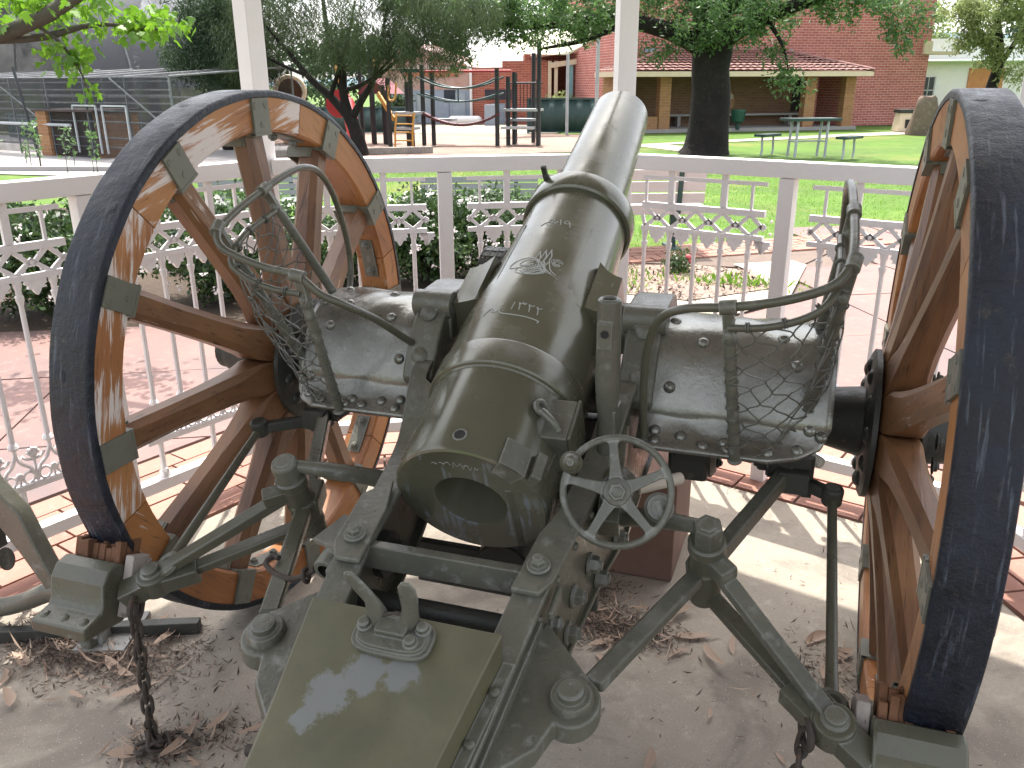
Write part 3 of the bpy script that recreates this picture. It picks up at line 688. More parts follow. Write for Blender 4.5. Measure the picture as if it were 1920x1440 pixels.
# ---- cheeks of the carriage, flanges, cover
YS = [-2.6, -1.1, -.90, -.72, -.58, -.43, -.31, -.10, .3]; WS = [.055, .150, .173, .188, .201, .216, .236, .24, .24]
wid = lambda y: float(np.interp(y, YS, WS))
TOP = [(.13, .70), (.02, .775), (-.10, .800), (-.22, .806), (-.29, .797), (-.335, .770), (-.37, .735), (-.41, .697), (-.46, .668), (-.52, .650), (-.60, .632), (-.72, .607), (-.90, .540), (-1.10, .455), (-1.6, .27), (-2.3, .05)]
BOT = [(.13, .55), (-.10, .54), (-.30, .49), (-.46, .455), (-.60, .42), (-.72, .39), (-.90, .33), (-1.10, .26), (-1.6, .12), (-2.3, .0)]
zt = lambda y: float(np.interp(-y, [-a for a, b in TOP], [b for a, b in TOP])); zb = lambda y: float(np.interp(-y, [-a for a, b in BOT], [b for a, b in BOT]))
def smooth_poly(P_, k=4):
    q = MB().tube([V3((0, a, b)) for a, b in P_], .001, 3, smooth=k); return [(q.v[i*3+0], q.v[i*3+1], q.v[i*3+2]) for i in range(len(q.v)//3)]
TS = [(sum(v[1] for v in t)/3, sum(v[2] for v in t)/3) for t in smooth_poly(TOP, 4)]
for s in (-1, 1):
    w = MB(); n = len(TS)
    pts = []
    for y, z in TS:
        for xo in (0, -.012): pts.append((s*(wid(y)+xo-.004), y, z))
        for xo in (-.012, 0): pts.append((s*(wid(y)+xo-.004), y, zb(y)))
    fs_ = []
    for i in range(n-1):
        for k in range(4): fs_.append((i*4+k, i*4+(k+1) % 4, (i+1)*4+(k+1) % 4, (i+1)*4+k))
    w.add(pts, fs_+[(0, 1, 2, 3), tuple((n-1)*4+k for k in (3, 2, 1, 0))])
    chk = gp('cheek', w, M_gun, 30)
    for nm, zf in (('top_flange', lambda y, z: z), ('bottom_flange', lambda y, z: zb(y)-.012)):
        f = MB(); pts = []; fs_ = []
        for y, z in TS:
            zz = zf(y, z); fw = .050 if nm == 'top_flange' and y < -.33 else .034
            for xo, zo in ((.004, 0), (.004, .013), (-fw, .013), (-fw, 0)): pts.append((s*(wid(y)+xo), y, zz+zo))
        for i in range(n-1):
            for k in range(4): fs_.append((i*4+k, i*4+(k+1) % 4, (i+1)*4+(k+1) % 4, (i+1)*4+k))
        f.add(pts, fs_+[(0, 1, 2, 3), tuple((n-1)*4+k for k in (3, 2, 1, 0))])
        gp(nm, f, M_gunw if nm == 'top_flange' else M_gun, 30, .003, chk)
    # small dome rivets along the outer face of the flange angle
    rv = MB().dome((0, 0, 0), (0, 0, 1), .008).mesh('flange_rivet', M_gunw)
    for i in range(12):
        y = -.42-.085*i; place('flange_rivet', rv, chk, axis_m((s*(wid(y)-.003), y, zt(y)-.028), (s, 0, 0)))
ci = MB()
def cover_pt(y, s, up): return (s*float(np.interp(y, [-2.3, -1.1, -.88], [.06, .127, .159])), y, zt(y)+up)
ys = np.linspace(-.878, -2.25, 16)
pts = []; fs_ = []
for y in ys:
    for s, up in ((-1, .006), (-1, .063), (-1, .066), (1, .066), (1, .063), (1, .006)):
        p = cover_pt(y, s, up)
        pts.append((p[0]-(.003*s if up == .066 else 0), p[1], p[2]+(.003 if y == ys[0] and 0 else 0)))
for i in range(len(ys)-1):
    for k in range(5): fs_.append((i*6+k, i*6+k+1, (i+1)*6+k+1, (i+1)*6+k))
fs_.append((5, 4, 3, 2, 1, 0)); ci.add(pts, fs_)
M_cover = paint('cover_paint', (.105, .100, .056), (.075, .075, .045), .44, (.12, .115, .078), .55, .85, 9, 5, .12)
def bare_patch(M):
    # rubbed grey metal with a ragged outline just behind the latch, a stain of its own
    t = M.node_tree; b = t.nodes['Principled BSDF']; src = b.inputs['Base Color'].links[0].from_socket
    v = coords(t); out = None
    for cx_, cy_, k in ((-.058, -1.012, 13), (-.02, -.975, 14), (.035, -.962, 17), (-.074, -1.05, 22)):
        sb = N(t, 'ShaderNodeVectorMath', operation='DISTANCE'); sb.inputs[1].default_value = (cx_, cy_, zt(cy_)+.066); t.links.new(v, sb.inputs[0])
        q = N(t, 'ShaderNodeMath', operation='MULTIPLY_ADD'); q.inputs[1].default_value = -k; q.inputs[2].default_value = 1.0; t.links.new(sb.outputs['Value'], q.inputs[0])
        if out is None: out = q.outputs[0]
        else:
            mx = N(t, 'ShaderNodeMath', operation='MAXIMUM'); t.links.new(out, mx.inputs[0]); t.links.new(q.outputs[0], mx.inputs[1]); out = mx.outputs[0]
    n = noise(t, 45, 6, .7, v); ad = N(t, 'ShaderNodeMath', operation='ADD'); t.links.new(out, ad.inputs[0]); t.links.new(n, ad.inputs[1])
    t.links.new(mixc(t, ramp(t, ad.outputs[0], .98, 1.14), src, (.15, .158, .148)), b.inputs['Base Color'])
bare_patch(M_cover); chips(M_cover, (.05, .045, .03), 60, .72)
COV = gp('trail_cover', ci, M_cover, 25, .002)
# galvanised strip with screws beside the lid
st = MB(); pts = []; fs_ = []
for y in ys:
    a = cover_pt(y, 1, .018); 
    for xo in (.001, .020): pts.append((a[0]+xo, y, zt(y)+.0165))
for i in range(len(ys)-1): fs_.append((i*2, i*2+1, (i+1)*2+1, (i+1)*2))
st.add(pts, fs_); gp('lid_strip', st, M_gunw, 0, solid=.003)
sc = MB().lathe((0, 0, 0), (0, 0, 1), [(0, .0085), (.004, .008), (.006, .005), (.0062, 0)], 12, False).mesh('lid_screw', M_gunw)
for i in range(9):
    y = -.925-.075*i; a = cover_pt(y, 1, .018); place('lid_screw', sc, GUN, CW @ Matrix.Translation((a[0]+.010, y, zt(y)+.018)))
# latch on the lid: oblong pad, two ears, wire and three bolt heads
def lid(x, y, up=.066): return V3((x, y, zt(y)+up))
slope = (zt(-.88)-zt(-1.0))/.12; sl_a = math.atan(slope)
pad = MB(); LM = Matrix.Translation(lid(.003, -.918)) @ Matrix.Rotation(sl_a, 4, 'X')
rr_ = [( .064*math.copysign(abs(math.cos(t))**.55, math.cos(t)), .034*math.copysign(abs(math.sin(t))**.6, math.sin(t))) for t in np.linspace(0, 2*PI, 32, endpoint=False)]
pad.prism(rr_, 0, .010); pad.prism([(a*.86, b*.8) for a, b in rr_], .0, .017); pad.box((0, .006, .02), (.05, .028, .016))
lt = obj('lid_latch', pad, M_gunw, GUN, 30, bevel=.003); lt.matrix_local = CW @ LM
for x, y in ((-.046, .004), (.045, .014), (.034, -.010)):
    obj('latch_bolt', MB().lathe((x, y, .016), (0, 0, 1), [(0, .0125), (.003, .0125), (.003, .009), (.011, .009), (.013, .0065), (.013, 0)], 14, False), M_gunw, lt)
for s, x, lean in ((-1, -.034, -.55), (1, .018, .30)):
    ear = MB(); pr = [(0, .013, .015), (.014, .016, .013), (.034, .013, .008), (.054, .0155, .005), (.070, .0145, .0045), (.079, .008, .003)]
    P_ = []; fs_ = []; nseg = 14
    for t, wdt, thk in pr:
        cx_ = x+lean*t*(.55 if s < 0 else .35)+(.010*math.sin(t*60) if s < 0 else .004*math.sin(t*50)); cz_ = .014+t
        for k in range(nseg): a = 2*PI*k/nseg; P_.append((cx_+wdt*math.cos(a), .018+thk*math.sin(a)+.25*t, cz_))
    for i in range(len(pr)-1):
        for k in range(nseg): fs_.append((i*nseg+k, i*nseg+(k+1) % nseg, (i+1)*nseg+(k+1) % nseg, (i+1)*nseg+k))
    fs_.append(tuple((len(pr)-1)*nseg+k for k in range(nseg))); ear.add(P_, fs_); obj('latch_ear', ear, M_gunw, lt, 50)
obj('binding_wire', MB().tube([(-.050, .026, .020), (-.040, .012, .026), (-.020, .016, .030), (.004, .024, .034), (.020, .020, .028), (.034, .022, .022), (.042, .026, .020)], .0022, 6, smooth=4).tube([(-.046, .030, .022), (-.034, .010, .022), (-.016, .020, .032), (.006, .020, .036), (.024, .026, .026)], .0018, 6, smooth=4), M_rust, lt)
# cross bars between the cheeks
gp('crossbar', MB().box((0, -.71, .598), (.36, .022, .046)), M_gunw, 20, .003)
gp('round_crossbar', MB().cyl((-.19, -.70, .492), (.19, -.70, .492), .0215, 20), M_iron)
gp('transom', MB().box((0, .02, .56), (.44, .10, .12)), M_iron, 20, .004); gp('cross_plate', MB().box((0, -.40, .40), (.40, .02, .10)), M_iron, 20, .004)
dr = MB().lathe((.0, -.42, .42), (0, 1, .1), [(0, .058), (.004, .062), (.12, .062), (.124, .056), (.124, 0)], 28, True); gp('elevating_screw_drum', dr, M_iron)
gp('elevating_bracket', MB().box((.085, -.52, .415), (.052, .02, .10)).box((.065, -.52, .36), (.03, .02, .06)), M_iron, 20, .003)
gp('inner_boss', MB().lathe((-.182, -.60, .53), (1, 0, 0), [(0, .045), (.02, .045), (.022, .03), (.045, .03), (.047, .02), (.03, .0195)], 24, False), M_iron)
# trunnion bearings: square cap over the trunnion, lobed bracket with two bolt heads behind it
for s in (-1, 1):
    X = lambda a: s*a
    cap = MB()
    prof = [(-.172, .925), (-.160, .940), (-.085, .946), (-.030, .938), (.0, .905), (.004, .86), (-.02, .835), (-.19, .835), (-.195, .88)]
    cap.prism(prof, .192, .276, lambda a, b, t: (X(t), a, b)); CAP = gp('trunnion_cap', cap, M_gunw, 25, .006)
    hg = MB(); hg.cyl((X(.190), -.182, .915), (X(.280), -.182, .915), .030, 20); hg.box((X(.236), -.190, .875), (.036, .05, .07)); obj('cap_hinge', hg, M_gunw, CAP, 30, bevel=.003)
    lb = MB(); lobe = [(-.13, .80), (-.13, .905), (-.165, .915), (-.205, .902), (-.235, .875), (-.262, .835), (-.285, .80), (-.296, .775), (-.285, .757), (-.262, .752), (-.235, .765), (-.20, .79)]
    lb.prism(lobe, .200, .272, lambda a, b, t: (X(t), a, b)); LB = gp('trunnion_bracket', lb, M_gunw, 25, .008)
    nb = V3((0, -.8, .6))
    for y, z in ((-.212, .899), (-.268, .818)):
        obj('bracket_bolt', MB().lathe((X(.238), y, z), nb, [(-.004, .019), (.006, .0185), (.010, .014), (.013, .008), (.0135, 0)], 18, False), M_gunw, LB)
gp('tall_socket_post', MB().lathe((.205, -.412, 1.012), (0, .05, -1), [(.02, .008), (.02, .0115), (0, .012), (-.002, .017), (.002, .0215), (.04, .022), (.16, .0235), (.20, .021), (.23, .018), (.33, .019), (.38, .024)], 20, False).box((.203, -.424, .948), (.028, .024, .050)).bar((.219, -.39, .80), (.222, -.35, .55), .012, .05), M_gunw, 30, .002)
obj('socket_bolt_hole', MB().cyl((.203, -.4375, .952), (.203, -.434, .952), .008, 6), M_mark, GUN, 0, rz=AZ)
# side face of right cheek: brackets and hex bolts; both strut lugs
hb = MB().hexbolt((0, 0, 0), (0, 0, 1), .0135, .013).mesh('hex_bolt', M_gunw)
hb2 = MB().hexbolt((0, 0, 0), (0, 0, 1), .017, .017, 1.3).mesh('hex_bolt', M_gunw)
def bolt(p, d, big=False, tw=0): place('hex_bolt', hb2 if big else hb, GUN, CW @ axis_m(p, d, tw))
for s in (-1, 1):
    for y, z in ((-.598, .510), (-.625, .450), (-.692, .425), (-.757, .398), (-.835, .375), (-.512, .528), (-.46, .468), (-.36, .505)): bolt((s*(wid(y)-.004), y, z), (s, 0, 0), True, rng.random())
    for y, z in ((-.70, .52), (-.80, .475), (-.90, .44)): bolt((s*(wid(y)-.004), y, z), (s, 0, 0), False, rng.random())
    # plate folded over the flange with one stud
    y0 = -.69
    pb = MB().prism([(-.028, -.058), (.020, -.058), (.034, -.03), (.034, .10), (-.014, .15), (-.03, .07)], .0135, .024, lambda a, b, t: (s*(wid(y0+b)-.024+a), y0+b-.02, zt(y0+b)+t))
    pb.prism([(-.062, -.02), (-.062, -.075), (-.048, -.075), (-.03, -.02)], 0, .010, lambda a, b, t: (s*(wid(y0)+.004+t), y0-.02+b+.02, zt(y0)+.02+a))
    pbo = gp('flange_bracket', pb, M_gunw, 25, .004)
    obj('bracket_stud', MB().hexbolt((s*(wid(y0)-.024), y0-.028, zt(y0)+.024), (0, -.3, 1), .0125, .014, 1.6, .7), M_gunw, pbo, 30)
    # lug that carries the strut: a horizontal ear with a big domed pin head
    ear = MB(); c_ = V3((s*.262, -.865, .500))
    o2 = [(wid(-.74)-.262, .125), (.012, .045)]+[(.044*math.cos(t), .044*math.sin(t)) for t in np.linspace(R(40), R(-110), 12)]+[(-.03, -.085), (wid(-1.02)-.262, -.155)]
    ear.prism(o2, -.018, .014, lambda a, b, t: (s*(.262+a), -.865+b, .500+t+.32*b))
    EA = gp('strut_lug', ear, M_gunw, 25, .005)
    obj('lug_pin', MB().lathe(c_+V3((0, 0, .012)), (0, -.30, 1), [(0, .034), (.010, .0335), (.016, .030), (.017, .0215), (.021, .021), (.028, .020), (.031, .016), (.0315, 0)], 28, False), M_gunw, EA)
    obj('lug_gusset', MB().bar((s*(wid(-.8)+.002), -.76, zt(-.76)-.045), (s*(wid(-1.02)+.002), -1.03, zt(-1.03)-.035), .012, .045), M_gunw, EA, 20, bevel=.003)
    obj('lug_stud', MB().cyl((s*.155, -1.005, .42), (s*.215, -1.005, .405), .0095, 12), M_rust, EA)
    # strut from the foot bracket under the seat through the pivot to the lug
    A, Bq, Cq = V3((s*.545, -.17, .615)), V3((s*.425, -.455, .545)), V3((s*.285, -.825, .515))
    gp('strut', MB().bar(A, Bq, .030, .034).bar(Bq, Cq, .034, .022, (0, 0, 1)).bar(Bq+V3((0, .02, .01)), Bq-V3((s*.02, .05, .01)), .055, .05), M_gunw if s > 0 else M_gun, 20, .006)
    ft = MB().box((s*.545, -.15, .625), (.085, .07, .05)).box((s*.555, -.19, .605), (.06, .05, .045)).box((s*.585, -.15, .60), (.02, .03, .09)); ft.hexbolt((s*.505, -.18, .63), (-s, 0, 0), .018, .02)
    gp('foot_bracket', ft, M_iron, 20, .006)
    # pivot pin: hexagon head on a round barrel, link to the cheek
    P0, P1 = V3((s*.417, -.552, .672)), V3((s*.413, -.462, .465)); d = (P0-P1).normalized()
    pv = MB().lathe(P1, d, [(0, .022), (.005, .027), (.03, .027), (.034, .031), (.10, .031), (.104, .028), (.15, .028), (.153, .033), (.172, .033), (.175, .029)], 24)
    PV = gp('pivot_barrel', pv, M_gun)
    obj('pivot_head', MB().lathe(P1+d*.172, d, [(0, .027), (.040, .027), (.046, .024), (.046, .016), (.0485, .015), (.0485, 0)], 6 if s > 0 else 20, False), M_gunw, PV, 25, bevel=.002)
    gp('pivot_link', MB().tube([(s*.405, -.535, .652), (s*.34, -.50, .635), (s*.285, -.449, .606), (s*.25, -.425, .59)], [.013, .0165, .018, .020], 14, smooth=3), M_gunw)
    # brake beams from the pivot out to the block by the tyre
    E = V3((.645, -.668, .400)) if s > 0 else V3((-.690, -.648, .398))
    gp('brake_beam', MB().bar(P1+d*.135, E+V3((0, 0, .012)), .030, .024, (0, -.4, 1)).bar(P1+d*.135, P1+d*.135+(E-P1)*.2, .036, .030, (0, -.4, 1)), M_gunw if s > 0 else M_gun, 20, .005)
    gp('brake_beam', MB().bar(P1+d*.03, E-V3((0, 0, .008)), .030, .022, (0, -.4, 1)), M_gun, 20, .005)
    en = MB(); dirE = (E-P1).normalized(); u_ = V3((0, -.35, 1)).normalized()
    en.lathe(E-u_*.022, u_, [(0, .034), (.044, .034), (.047, .031)], 24); en.bar(E-dirE*.09, E, .060, .036, u_); en.bar(E, E+V3((s*.06, -.03, -.03)), .050, .040, u_)
    EN = gp('beam_end', en, M_gun, 25, .005)
    obj('beam_end_pin', MB().lathe(E+u_*.024, u_, [(0, .023), (.004, .0225), (.005, .018), (.014, .017), (.0155, .013), (.0155, 0)], 22, False), M_gunw, EN)
    if s > 0: rt, rb = V3((.634, -.185, .578)), V3((.643, -.600, .412))
    else: rt, rb = V3((-.690, -.235, .580)), V3((-.668, -.610, .438))
    rod = MB().tube([rt, rt+(rb-rt)*.08, rt+(rb-rt)*.92, rb], [.014, .0095, .0105, .013], 14); rod.torus(rb+(rb-rt).normalized()*.022, (s*.3, -.5, .8), .022, .009, 20, 8)
    gp('brake_rod', rod, M_gun)
    gp('brake_crank', MB().bar((s*.555, -.15, .590), rt, .026, .026).lathe(rt-V3((0, 0, .018)), (0, -.2, 1), [(0, .02), (.036, .022), (.042, .016), (.042, 0)], 18), M_iron, 25, .004)
    # block holder behind the tyre, with the timber brake block in it
    hx0, hx1 = (.700, .835) if s > 0 else (-.905, -.765)
    xm = (hx0+hx1)/2; th = math.atan2(.28, .62)
    SH = obj('brake_shoe', MB().prism([(-.055, -.05), (.045, -.05), (.062, -.03), (.064, .0), (.050, .012), (.020, .016), (.0, .05), (-.022, .062), (-.045, .058), (-.055, .04)][::-1], hx0, hx1, lambda a, b, t: (t, -.665+(-b)*.3-(.06 if 1 else 0)-a*.0+(.0), .0)) if 0 else
        MB().prism([(-.640, .418), (-.664, .432), (-.690, .428), (-.712, .405), (-.722, .362), (-.730, .350), (-.778, .342), (-.780, .316), (-.680, .300), (-.585, .318)], hx0, hx1, lambda a, b, t: (t, a, b)), M_gun, GUN, 25, rz=AZ, bevel=.006)
    for xx in (hx0+.02, xm, hx1-.02): obj('shoe_rivet', MB().dome((xx, -.756, .344), (0, -.2, 1), .011), M_gun, SH)
    bl = MB(); nb_ = 9
    for i in range(nb_):
        for j in range(3):
            x = hx0+.012+(hx1-hx0-.024)*(i+.5)/nb_; bl.box((x+rng.uniform(-.002, .002), -.655+.020*j+rng.uniform(-.004, .004), .375+rng.uniform(-.006, .014)+.02*(2-j)*.3), ((hx1-hx0)/nb_*.93, .0185, .135), (-.38+rng.uniform(-.05, .05), rng.uniform(-.06, .06), 0))
    obj('brake_block', bl, M_cork, SH, 0, bevel=.002)
    obj('block_side', MB().box((hx1+.012 if s < 0 else hx0-.012, -.645, .372), (.022, .05, .13), (-.42, 0, 0)).box((hx1+.013 if s < 0 else hx0-.013, -.625, .36), (.026, .012, .12), (-.42, 0, 0)), M_old, SH, 0, bevel=.003)
# socket and hook on the outside of the left cheek
gp('rope_socket', MB().lathe((-.222, -.735, .560), (.05, 1, .30), [(0, .016), (0, .024), (.004, .026), (.085, .026), (.09, .022), (.09, 0)], 20, False).box((-.205, -.68, .590), (.030, .075, .03), (.3, 0, 0)).prism([(-.265, -.70), (-.20, -.72), (-.20, -.62), (-.255, -.60)], .592, .602), M_gunw, 30, .002)
gp('hook', MB().tube([(-.255, -.72, .548), (-.285, -.735, .535), (-.315, -.735, .532), (-.345, -.725, .535), (-.362, -.712, .540), (-.358, -.695, .544), (-.343, -.698, .545)], .0055, 8, smooth=4).torus((-.268, -.728, .540), (1, .2, .3), .012, .004, 14, 6), M_rust)
# chains hanging from the beam ends
lk = MB().tube([(math.sin(a)*.0105, 0, math.cos(a)*.019+(.006 if math.cos(a) > 0 else -.006)) for a in np.linspace(0, 2*PI, 16, endpoint=False)], .0043, 8, closed=True).mesh('chain_link', M_rust)
def chain(name, pts, label=None):
    root = obj(name, MB().torus((0, 0, 0), (1, .3, 0), .026, .006, 20, 8), M_rust, GUN); root.matrix_local = CW @ Matrix.Translation(pts[0])
    P_ = [V3(p) for p in pts]; seg = []
    for a, b in zip(P_, P_[1:]):
        n = max(1, int((b-a).length/.029))
        for i in range(n): seg.append((a+(b-a)*((i+.5)/n), (b-a).normalized()))
    for i, (p, d) in enumerate(seg):
        place('chain_link', lk, root, Matrix.Translation(-P_[0]) @ axis_m(p, d, (i % 2)*PI/2+.35+rng.uniform(-.25, .25)))
chain('brake_chain', [(-.712, -.690, .352), (-.715, -.694, .318), (-.722, -.700, .030), (-.708, -.708, .016), (-.735, -.725, .014), (-.715, -.742, .024), (-.690, -.715, .030), (-.722, -.700, .040), (-.70, -.735, .030), (-.68, -.700, .016), (-.705, -.68, .014), (-.665, -.665, .012), (-.630, -.672, .010)])
chain('brake_chain', [(.606, -.672, .385), (.600, -.680, .345), (.602, -.688, .12), (.61, -.70, .012), (.65, -.72, .012), (.70, -.70, .012)])

# ---- axle, seats on the axle
gp('axle', MB().cyl((-.72, 0, .68), (.72, 0, .68), .052, 28).cyl((-.72, 0, .68), (-.625, 0, .68), .078, 28, .066).cyl((.625, 0, .68), (.72, 0, .68), .066, 28, .078), M_iron)
PR = [(.10, .78), (.055, .84), (.01, .882), (-.06, .900), (-.12, .905), (-.178, .897), (-.222, .868), (-.256, .812), (-.276, .766), (-.278, .748), (-.291, .725), (-.306, .711), (-.340, .701)]
PRS = [(sum(v[1] for v in t)/3, sum(v[2] for v in t)/3) for t in smooth_poly(PR, 4)]
def plate_pt(s, u, v):
    f = u*(len(PRS)-1); i = min(int(f), len(PRS)-2); t = f-i
    y = PRS[i][0]*(1-t)+PRS[i+1][0]*t; z = PRS[i][1]*(1-t)+PRS[i+1][1]*t
    xm = float(np.interp(u, [0, .55, .72, .86, .95, 1], [.605, .61, .61, .595, .56, .50] if s > 0 else [.525, .53, .535, .53, .515, .475])); x = .247+(xm-.247)*v
    w_ = math.sin(PI*min(1, u*1.02))*math.sin(PI*min(1, .06+v*.92)); z += w_*(.005*math.sin(x*31+s)*math.sin(u*17+2*s)+.002*math.sin(x*57-u*23+3*s))
    return V3((s*x, y, z))
rivet = MB().dome((0, 0, 0), (0, 0, 1), .0125, .0085, 12).mesh('rivet', M_plate)
for s in (-1, 1):
    SP = gp('seat_plate', MB().grid(lambda u, v: plate_pt(s, u, v), 44, 26), M_plate, 60, solid=.009)
    for u, v in ((.95, .12), (.95, .42), (.955, .58), (.945, .80), (.90, .26), (.905, .52), (.90, .92), (.86, .10), (.78, .97), (.74, .90), (.60, .15), (.55, .90), (.52, .80), (.47, .30), (.42, .72), (.42, .95), (.36, .12), (.33, .42), (.30, .88)):
        p = plate_pt(s, u, v); n_ = (plate_pt(s, min(1, u+.01), v)-p).cross(plate_pt(s, u, v-.02)-p); n_ = n_ if n_.z > 0 or (n_.y < 0) else -n_
        if n_.dot(V3((0, -.4, .9))) < 0: n_ = -n_
        n_.normalize(); place('rivet', rivet, SP, axis_m(p+n_*.004, n_))
    gp('seat_support', MB().box((s*.40, .02, .70), (.32, .09, .10)).box((s*.33, -.02, .60), (.09, .14, .16)), M_iron, 20, .01)
    # tubular arm rail
    start = [(.264, -.315, .712), (.262, -.335, .80), (.268, -.362, .90), (.290, -.392, .972), (.335, -.424, 1.006)] if s > 0 else [(-.258, -.235, .830), (-.266, -.278, .858), (-.288, -.362, .920), (-.328, -.418, .962), (-.370, -.437, .986)]
    rail = start+[(s*.413, -.443, 1.020), (s*.480, -.450, 1.034), (s*.535, -.455, 1.052), (s*.575, -.455, 1.072),
            (s*.596, -.430, 1.098), (s*.602, -.360, 1.126), (s*.602, -.250, 1.160), (s*.600, -.150, 1.186), (s*.597, -.085, 1.192), (s*.598, -.020, 1.172), (s*.602, .045, 1.110), (s*.605, .095, 1.010), (s*.604, .110, .930), (s*.596, .085, .875), (s*.585, .05, .855)]
    RL = gp('seat_rail', MB().tube(rail, .0080, 12, smooth=5), M_gun, 60)
    posts = [((s*.413, -.443, 1.020), (s*(.442 if s > 0 else .405), -.337, .697)), ((s*.601, -.425, 1.102), (s*(.556 if s > 0 else .520), -.225, .712)), ((s*.602, -.25, 1.160), (s*(.574 if s > 0 else .530), -.11, .900))]
    tdir = [V3((s*.95, -.05, .15)).normalized(), V3((s*.15, .75, .5)).normalized(), V3((0, .96, .3)).normalized()]
    for k_, (a, b) in enumerate(posts):
        a, b = V3(a), V3(b)
        obj('rail_post', MB().bar(a, a+(b-a)*.2, .020, .010, (0, 1, 0)).tube([a+(b-a)*.12, a+(b-a)*.22, b], [.008, .0108, .0108], 14).cyl(a+tdir[k_]*.014, a-tdir[k_]*.014, .0128, 16).hexbolt(a+(b-a)*.16-V3((0, .006, 0)), (0, -1, 0), .007, .006).torus(b, b-a, .0110, .0035, 16, 6), M_gunw, RL, 40)
    low = [(s*.415, -.436, .982), (s*.480, -.440, .990), (s*.540, -.442, 1.012), (s*.572, -.432, 1.040), (s*.586, -.36, 1.078), (s*.586, -.24, 1.112)]
    obj('lower_rail', MB().tube(low, .0068, 10, smooth=5), M_gun, RL, 60)
    # wire netting: hooked zigzags between the lower rail, the posts and the edge of the plate
    lowp = [V3(p) for p in low]
    def lerp_path(P_, t):
        L = [(b-a).length for a, b in zip(P_, P_[1:])]; d = t*sum(L)
        for (a, b), l in zip(zip(P_, P_[1:]), L):
            if d <= l+1e-9: return a+(b-a)*(d/l)
            d -= l
        return P_[-1]
    botp = [V3((s*.442, -.342, .698)), V3((s*.50, -.325, .70)), V3((s*.550, -.245, .725)), V3((s*.585, -.185, .80)), V3((s*.590, -.110, .898))] if s > 0 else [V3((-.405, -.344, .700)), V3((-.45, -.340, .703)), V3((-.500, -.30, .72)), V3((-.545, -.21, .80)), V3((-.545, -.12, .898))]
    def netp(t, h):
        a, b = lerp_path(lowp, t), lerp_path(botp, t); p = a+(b-a)*h
        bulge = math.sin(PI*h)*math.sin(PI*min(1, max(0, t)))
        return p+V3((s*.020*bulge*(1 if t > .5 else .4), -.022*bulge, -.012*bulge))+V3((.004*math.sin(23*t+11*h+s), .004*math.cos(17*t-9*h), .004*math.sin(13*h+29*t)))
    nw = MB(); NH, NT = 7, 15
    for i in range(NT):
        line = []
        for j in range(2*NH+1):
            h = j/(2*NH); t = (i+(.0 if (j+i) % 2 else 1.0))/NT; t = min(1, max(0, t+.010*math.sin(j*2.1+round(t*NT)*1.7)))
            line.append(netp(t, h))
        # every wire runs down in zigzag and hooks its neighbour
        q = []
        for j, p in enumerate(line):
            q.append(p+V3((0, -.0018 if j % 2 else .0018, 0)))
        nw.tube(q, .0016, 5, smooth=4)
    for k_, (a, b) in enumerate(posts[:2]):
        a, b = V3(a), V3(b)
        for i in range(9): nw.torus(a+(b-a)*(.2+.085*i), (b-a)+V3((.02*math.sin(i), 0, .03)), .0124, .0015, 14, 5)
    for i in range(6): 
        p = lerp_path(lowp, .08+.16*i); nw.torus(p, lerp_path(lowp, .10+.16*i)-p, .0085, .0016, 12, 5); nw.torus(p+(lerp_path(lowp, .10+.16*i)-p).normalized()*.004, lerp_path(lowp, .10+.16*i)-p, .0085, .0016, 12, 5)
    obj('wire_netting', nw, paint('net_wire', (.10, .10, .085), (.07, .072, .06), .4), RL, 60)
# drum and lamp-like fittings under the right seat, small bits in front of the barrel
gb = MB(); gb.lathe((.29, .0, .60), (1, 0, 0), [(0, .085), (.01, .095), (.09, .095), (.10, .08), (.10, 0)], 28); gb.box((.335, .02, .66), (.09, .15, .10)); gb.hexbolt((.382, -.07, .645), (1, -.3, 0), .02, .022); gb.hexbolt((.385, -.03, .55), (1, -.3, 0), .012, .012)
gp('gear_housing', gb, M_iron, 30, .006)
gp('sunlit_spindle', MB().cyl((.275, -.44, .66), (.345, -.36, .655), .012, 12), paint('sun_patch_tone', (.55, .5, .42), (.45, .4, .33), .6))  # off-white colour stands for a patch of sun on the spindle
pn = MB().lathe((.578, -.135, .640), (.9, -.55, -.25), [(0, .012), (.035, .012), (.038, .009), (.04, 0)], 14, False); gp('sunlit_valve', pn, paint('sunlit_valve_tone', (.6, .58, .5), (.5, .48, .4), .5))  # sunlight on the valve is put into its pale colour
pf = MB()
for i in range(9):
    a = R(20+i*14)
    for j in range(4):
        pf.bar((-.262+.020*j, .26-.10*math.cos(a), .845+.115*math.sin(a)), (-.262+.020*j, .26-.10*math.cos(a+.17), .845+.115*math.sin(a+.17)), .013, .004)
    for j in range(5): pf.bar((-.272+.020*j, .26-.10*math.cos(a), .845+.115*math.sin(a)), (-.272+.020*j, .26-.10*math.cos(a+R(14)), .845+.115*math.sin(a+R(14))), .004, .006)
    pf.bar((-.272, .26-.10*math.cos(a), .845+.115*math.sin(a)), (-.192, .26-.10*math.cos(a), .845+.115*math.sin(a)), .006, .004)
gp('perforated_guard', pf, M_iron, 20)
gp('guard_arm', MB().bar((-.255, .02, .915), (-.215, .20, .905), .022, .010).bar((-.215, .20, .905), (-.175, .16, .84), .02, .01), M_gunw, 20, .002)
